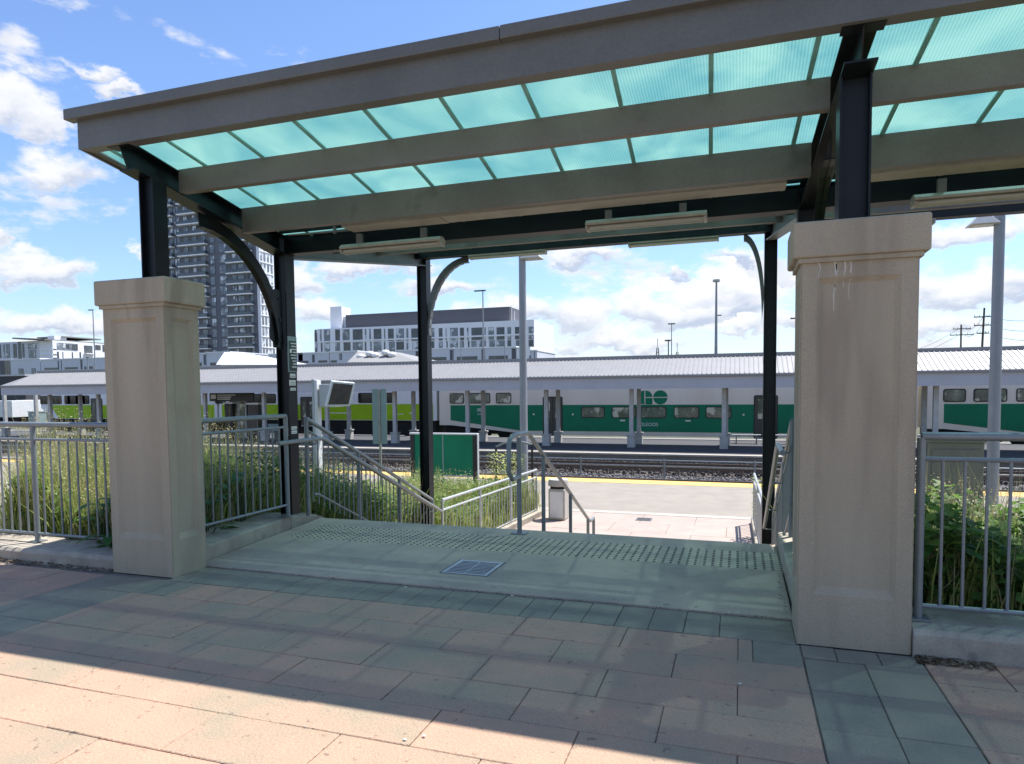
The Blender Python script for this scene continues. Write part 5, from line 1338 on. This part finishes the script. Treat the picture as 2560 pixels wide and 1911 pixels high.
for x, yt, lab in ((1644, 847, 'left of two tiny lattice radio masts on the skyline'), (1693, 857, 'right of two tiny lattice radio masts on the skyline')):
    p_ = PY(x, yt, 300); t = thing('radio_mast', (p_.x, 300, -1.8), lab, 'radio mast', 'radio masts')
    mb = MB()
    zb = -1.8; zt = p_.z; w0 = 1.7
    for sx_ in (-1, 1):
        for sy in (-1, 1): mb.tube([(p_.x+sx_*w0, 300+sy*w0, zb), (p_.x+sx_*.3, 300+sy*.3, zt-4)], .18, 4)
    for i in range(10):
        f0 = i/10; w_ = w0*(1-f0)+.3*f0; zz = zb+(zt-4-zb)*f0; mb.box(p_.x-w_, p_.x+w_, 299.9, 300.1, zz, zz+.25)
    mb.tube([(p_.x, 300, zt-4), (p_.x, 300, zt)], .12, 4); mb.build('lattice', M['steel_grey'], t)
ends = []
for x, yt, yl, Y, arms, lab in ((2403, 812, 868, 95, ((823, 30), (838, 40)), 'shorter timber utility pole with two crossarms'), (2461, 770, 868, 80, ((793, 34), (814, 32), (834, 20)), 'taller leaning timber utility pole beside the right lamp post')):
    p_ = PY(x, yt, Y); b_ = PY(x-(0 if x < 2450 else 9), yl, Y)
    t = thing('utility_pole', (b_.x, Y, -1.8), lab, 'utility pole', 'timber utility poles')
    MB().tube([(b_.x-(p_.x-b_.x)*.35, Y, -1.8), p_], .13, 8, .09).build('pole', M['wood_pole'], t)
    for ya, w_ in arms:
        k = PY(x-(0 if x < 2450 else 9*(ya-yt)/(yl-yt)), ya, Y); h_ = w_/2/ FPX*Y*1.1
        MB().box(k.x-h_, k.x+h_, Y-.3, Y-.18, k.z-.05, k.z+.05).build('crossarm', M['wood_pole'], t)
        for s_ in (-1, -.5, .5, 1): MB().tube([(k.x+s_*h_*.95, Y-.24, k.z+.05), (k.x+s_*h_*.95, Y-.24, k.z+.22)], .028, 6).build('insulator', M['grey_box'], t)
        ends.append(Vector((k.x, Y-.24, k.z+.22)))
def wire(a_, b_, sag, label):
    pts = [a_.lerp(b_, i/12)-Vector((0, 0, sag*4*(i/12)*(1-i/12))) for i in range(13)]
    tag(MB().tube(pts, .022, 4).build('overhead_wire', M['steel_grey'], None), label, 'wire', 'overhead wires between the utility poles')
lv = ('highest', 'middle', 'lowest')
for i in range(2):
    wire(ends[i], ends[2+i], .8, ('upper', 'lower')[i]+' wire strung between the two timber utility poles'); wire(ends[i], PY(2150, 872+8*i, 150), 2.2, ('upper', 'lower')[i]+' wire sagging left from the shorter utility pole')
for i in range(3): wire(ends[2+i], PY(2760, (735, 770, 800)[i], 60), 1.2, lv[i]+' wire running right from the taller utility pole')

# ============================================================ plants
def meadow(name, n, area, hfun, mt, lean=.25, wid=(.004, .009), kind='stuff'):
    v = []; f = []
    for _ in range(n):
        x, y = area()
        h = hfun(x, y)*rnd.uniform(.55, 1.12)
        if h <= .03: continue
        z = slope_z(x, y)-.03; a = rnd.uniform(0, 6.283); l = abs(rnd.gauss(0, lean))*h; w = rnd.uniform(*wid)*(1+.04*y)
        dx, dy = math.cos(a)*l, math.sin(a)*l; a2 = rnd.uniform(0, 6.283); ux, uy = math.cos(a2)*w, math.sin(a2)*w
        b = len(v)
        v += [(x-ux, y-uy, z), (x+ux, y+uy, z), (x+dx*.35+ux*.8, y+dy*.35+uy*.8, z+h*.55), (x+dx*.35-ux*.8, y+dy*.35-uy*.8, z+h*.55), (x+dx, y+dy, z+h)]
        f += [(b, b+1, b+2, b+3), (b+3, b+2, b+4)]
    me = bpy.data.meshes.new(name); me.from_pydata(v, [], f); me.materials.append(mt)
    return tag(link(name, me), kind=kind)
def leaves(name, n, area, hfun, mt, size=(.02, .05), kind='stuff', zpow=.7):
    v = []; f = []
    for _ in range(n):
        x, y = area(); h = hfun(x, y)
        if h <= .03: continue
        z = slope_z(x, y)+h*rnd.random()**zpow
        s = rnd.uniform(*size)*(1+.03*y); a = rnd.uniform(0, 6.283); t = rnd.uniform(-.6, .9)
        u = Vector((math.cos(a)*math.cos(t), math.sin(a)*math.cos(t), math.sin(t))); w = Vector((-math.sin(a), math.cos(a), rnd.uniform(-.5, .5))).normalized()*s*.45
        c = Vector((x, y, z)); b = len(v); dn = Vector((0, 0, -.25*s))
        v += [c, c+u*s*.5+w, c+u*s+dn, c+u*s*.5-w]; f.append((b, b+1, b+2, b+3))
    me = bpy.data.meshes.new(name); me.from_pydata([tuple(q) for q in v], [], f); me.materials.append(mt)
    return tag(link(name, me), kind=kind)
def patch(x, y, s=1.7): return .5+.5*math.sin(x*s+1.3*math.sin(y*1.1))*math.cos(y*s*.8+.7*x)
# left of the stairs
def aL():
    y = 4.85+6.6*rnd.random()**1.1
    return rnd.uniform(-4.98-1.15*(y-4.3)-1.5, -5.02), y
def hL(x, y):
    base = .55+.5*min(1, (y-4.7)/2.2)+.36*patch(x, y)+.14*math.sin(5.1*x+2.2*y)
    return base
meadow('meadow', 15000, aL, hL, M['meadow'], .22)
meadow('seed_grass', 5200, aL, lambda x, y: hL(x, y)*1.22, M['seed'], .16, (.0025, .005))
leaves('weed_leaves', 40000, aL, lambda x, y: hL(x, y)*(.45+.5*patch(x+1, y+2, 2.6)), M['weed'], (.025, .065))
leaves('seed_heads', 15000, aL, lambda x, y: hL(x, y)*1.15, M['seed'], (.008, .022), zpow=.25)
def aS():
    y = rnd.uniform(6.4, 11.2); return -5.02-2.6*rnd.random()**1.3, y
leaves('bushy_weeds', 26000, aS, lambda x, y: .85+.35*patch(x*1.6, y, 2.2), M['weed'], (.028, .06))
# right of the stairs
def aR():
    y = 4.7+7*rnd.random()**1.15
    return rnd.uniform(.62, .62+.7*(y-2.2)), y
def hR(x, y): return .42+.42*min(1, (y-4.6)/2.5)+.22*patch(x+3, y, 2.3)
meadow('meadow_right', 5000, aR, hR, M['meadow'], .25)
meadow('seed_grass_right', 2200, aR, lambda x, y: hR(x, y)*1.35, M['seed'], .2, (.0025, .005))
leaves('weed_leaves_right', 24000, aR, lambda x, y: hR(x, y)*(.5+.65*patch(x+1, y+2, 3.1)), M['weed'], (.03, .10))
leaves('seed_heads_right', 3500, aR, lambda x, y: hR(x, y)*1.15, M['seed'], (.008, .022), zpow=.25)
# strip of weeds between the lower railing and the lamp post
def aM():
    y = rnd.uniform(10.4, 15.2); return rnd.uniform(-7.6, -4.75+.07*(y-10.3)), y
meadow('meadow_low', 7000, aM, lambda x, y: .75+.35*patch(x, y), M['meadow'], .2)
leaves('weed_leaves_low', 9000, aM, lambda x, y: .7+.3*patch(x, y), M['weed'], (.03, .06))
leaves('seed_heads_low', 2500, aM, lambda x, y: .95, M['seed'], (.012, .025), zpow=.25)
def tuft(x, y, r, h, n, label, cat='weed', name='tall_weed', mt='meadow', z0=None):
    t = thing(name, (x, y, slope_z(x, y) if z0 is None else z0), label, cat, 'tall weeds by the stairs')
    z = t.location.z; v = []; f = []; mb = MB()
    for k in range(9):
        a = rnd.uniform(0, 6.28); mb.tube([(x+.2*r*math.cos(a), y+.2*r*math.sin(a), z-.05), (x+r*.7*math.cos(a), y+r*.7*math.sin(a), z+h*rnd.uniform(.7, 1))], .006, 5, .003)
    mb.build('stem', M['stem'], t)
    for _ in range(n):
        a = rnd.uniform(0, 6.283); q = r*math.sqrt(rnd.random()); zz = z+h*rnd.random()**.7
        s = rnd.uniform(.03, .075); u = Vector((math.cos(a), math.sin(a), rnd.uniform(-.3, 1.0))).normalized(); w = Vector((-math.sin(a), math.cos(a), 0))*s*.28
        c = Vector((x+q*math.cos(a), y+q*math.sin(a), zz)); b = len(v); v += [c, c+u*s*.5+w, c+u*s, c+u*s*.5-w]; f.append((b, b+1, b+2, b+3))
    me = bpy.data.meshes.new('foliage'); me.from_pydata([tuple(q) for q in v], [], f); me.materials.append(M[mt]); o = link('foliage', me, t, Vector((0, 0, 0))); o.location = -Vector(t.location)
    return t
p_ = PY(1265, 1230, 14.3); tuft(p_.x, 14.3, .45, 1.5, 1400, 'tall yellow-green weed clump behind the looped handrail', z0=ZL)
p_ = PY(2322, 1300, 9.5); tuft(p_.x, 9.5, .22, 1.35, 800, 'bright yellow-green weed right of the near stone pier')
p_ = PY(1896, 1240, 13.8); tuft(p_.x+.1, 13.8, .22, .95, 420, 'leafy shrub poking through the railing at the right stair foot', z0=-1.2)
p_ = PY(1010, 1190, 10.2); tuft(p_.x, 10.2, .4, 1.25, 900, 'bushy weed behind the stair railing left of the far left column')
p_ = PY(850, 1180, 9.2); tuft(p_.x, 9.2, .45, 1.3, 1000, 'bushy weed behind the middle of the stair railing')
# broad leaved plants at the foot of the railings
def broad_plant(x, y, z, n, L_, label, spread=1., up=.5):
    t = thing('broad_leaf_plant', (x, y, z), label, 'plant', 'broad leaved weeds by the kerb')
    for k in range(n):
        a = rnd.uniform(0, 6.283); e = rnd.uniform(.1, 1.1)*up; l = L_*rnd.uniform(.6, 1.15); w = l*rnd.uniform(.28, .40)
        r0 = rnd.uniform(0, .12)*spread; b0 = Vector((x+r0*math.cos(a), y+r0*math.sin(a), z+rnd.uniform(.02, .34)*spread))
        u = Vector((math.cos(a)*math.cos(e), math.sin(a)*math.cos(e), math.sin(e))); sd = Vector((-math.sin(a), math.cos(a), 0))
        nn = u.cross(sd).normalized()
        if nn.z < 0: nn = -nn
        v = []; f = []; N = 6
        for i in range(N+1):
            s = i/N; c = b0+u*l*s-Vector((0, 0, .45*l*s*s)); ww = w*math.sin(math.pi*min(1, s*.93+.05))**.75*(1 if i < N else .05)
            v += [c-sd*ww*.5+nn*.10*ww, c, c+sd*ww*.5+nn*.10*ww]
        for i in range(N):
            b = 3*i; f += [(b, b+1, b+4, b+3), (b+1, b+2, b+5, b+4)]
        me = bpy.data.meshes.new('leaf'); me.from_pydata([tuple(q) for q in v], [], f); me.materials.append(M['leaf']); me.polygons.foreach_set('use_smooth', [True]*len(me.polygons))
        o = link('leaf', me, t, Vector((0, 0, 0))); o.location = -Vector(t.location)
        MB().tube([(x, y, z-.05), tuple(b0)], .006, 5).build('stalk', M['stem'], t)
    return t
broad_plant(-5.30, 4.78, .05, 22, .30, 'dark broad leaved weed touching the left side of the left stone pier', 1.6)
broad_plant(-5.75, 4.82, .05, 20, .28, 'broad leaved weed beside the left fence post, leaves over the kerb', 1.5)
broad_plant(-5.45, 4.62, .10, 8, .26, 'low dark leaves lying across the left kerb', .5, .3)
broad_plant(1.15, 4.95, .0, 22, .26, 'dark broad leaved weed behind the first bars of the right railing', 1.8)
broad_plant(1.62, 5.1, .0, 20, .24, 'broad leaved weed further right behind the right railing', 1.7)
broad_plant(-4.98, 5.25, .02, 18, .22, 'dark leaves behind the short railing next to the left stone pier', 1.9)
broad_plant(-4.98, 5.8, .02, 16, .2, 'dark leaves behind the short railing next to the left post', 1.9)
# dry litter in the kerb corners
def litter(name, n, area, z, size, mt=M['litter']):
    v = []; f = []
    for _ in range(n):
        x, y = area(); s = rnd.uniform(*size); a = rnd.uniform(0, 6.283); zz = z+rnd.uniform(.001, .018)
        u = Vector((math.cos(a), math.sin(a), rnd.uniform(-.3, .3))); w = Vector((-math.sin(a), math.cos(a), rnd.uniform(-.3, .3)))*rnd.uniform(.25, .6)
        c = Vector((x, y, zz)); b = len(v); v += [c-u*s, c+w*s, c+u*s, c-w*s]; f.append((b, b+1, b+2, b+3))
    me = bpy.data.meshes.new(name); me.from_pydata([tuple(q) for q in v], [], f); me.materials.append(mt)
    return tag(link(name, me), kind='stuff')
litter('leaf_litter', 420, lambda: (.93+.36*rnd.random()**1.6, 4.19-.09*rnd.random()**1.5), 0, (.006, .02))
litter('leaf_litter_left', 700, lambda: (rnd.uniform(-7.2, -5.02), 4.305-.08*rnd.random()**2), 0, (.006, .02))
litter('joint_debris', 700, lambda: (rnd.uniform(-4.45, .30), 4.65+rnd.uniform(-.014, .016)), -.012, (.003, .010), M['tie'])
litter('kerb_debris', 120, lambda: (.31-.05*rnd.random()**2, rnd.uniform(4.75, 5.9)), .003, (.004, .012))
for i, (x, y, lab) in enumerate(((1012, 1851, 'left of the small white pebbles on the sunny pavers'), (1280, 1491, 'white pebble lying in the landing joint at the middle'), (1015, 1469, 'white pebble lying in the landing joint left of the drain grate'), (1850, 1711, 'white pebble at a paver joint near the green band'), (1823, 1533, 'white chip lying in the landing joint near the right pier'), (1845, 1534, 'second white chip in the landing joint near the right pier'), (1060, 2106/1.0 if 0 else 1842, 'white pebble on the sunny pavers at the middle'))):
    p_ = PZ(x, y, .004); bm = bmesh.new(); bmesh.ops.create_icosphere(bm, subdivisions=2, radius=.0065)
    for v_ in bm.verts: v_.co = Vector((v_.co.x*rnd.uniform(1.2, 1.5), v_.co.y, v_.co.z*.6))
    me = bpy.data.meshes.new('pebble'); bm.to_mesh(me); bm.free(); me.materials.append(M['white_paint'])
    o = link('pebble', me, None, p_+Vector((0, 0, .004))); tag(o, lab, 'pebble', 'white pebbles on the paving')
def aJ():
    k = rnd.randrange(len(ROWS)-3); y = ROWS[k]
    if rnd.random() < .72: return rnd.uniform(-4.3, .33), y+rnd.gauss(0, .006)
    return -6.6+(0 if k % 2 == 0 else .33)+.66*rnd.randrange(4, 11)+rnd.gauss(0, .006), rnd.uniform(ROWS[k+1], y)
M['sand'] = mat('pale_sand', (.52, .45, .37), .95, 0, .15, 20)
litter('joint_sand', 1500, lambda: aJ(), .0005, (.002, .0055), M['sand'])
# gum spots and stains are worn into the paver material
bpy.context.view_layer.update()
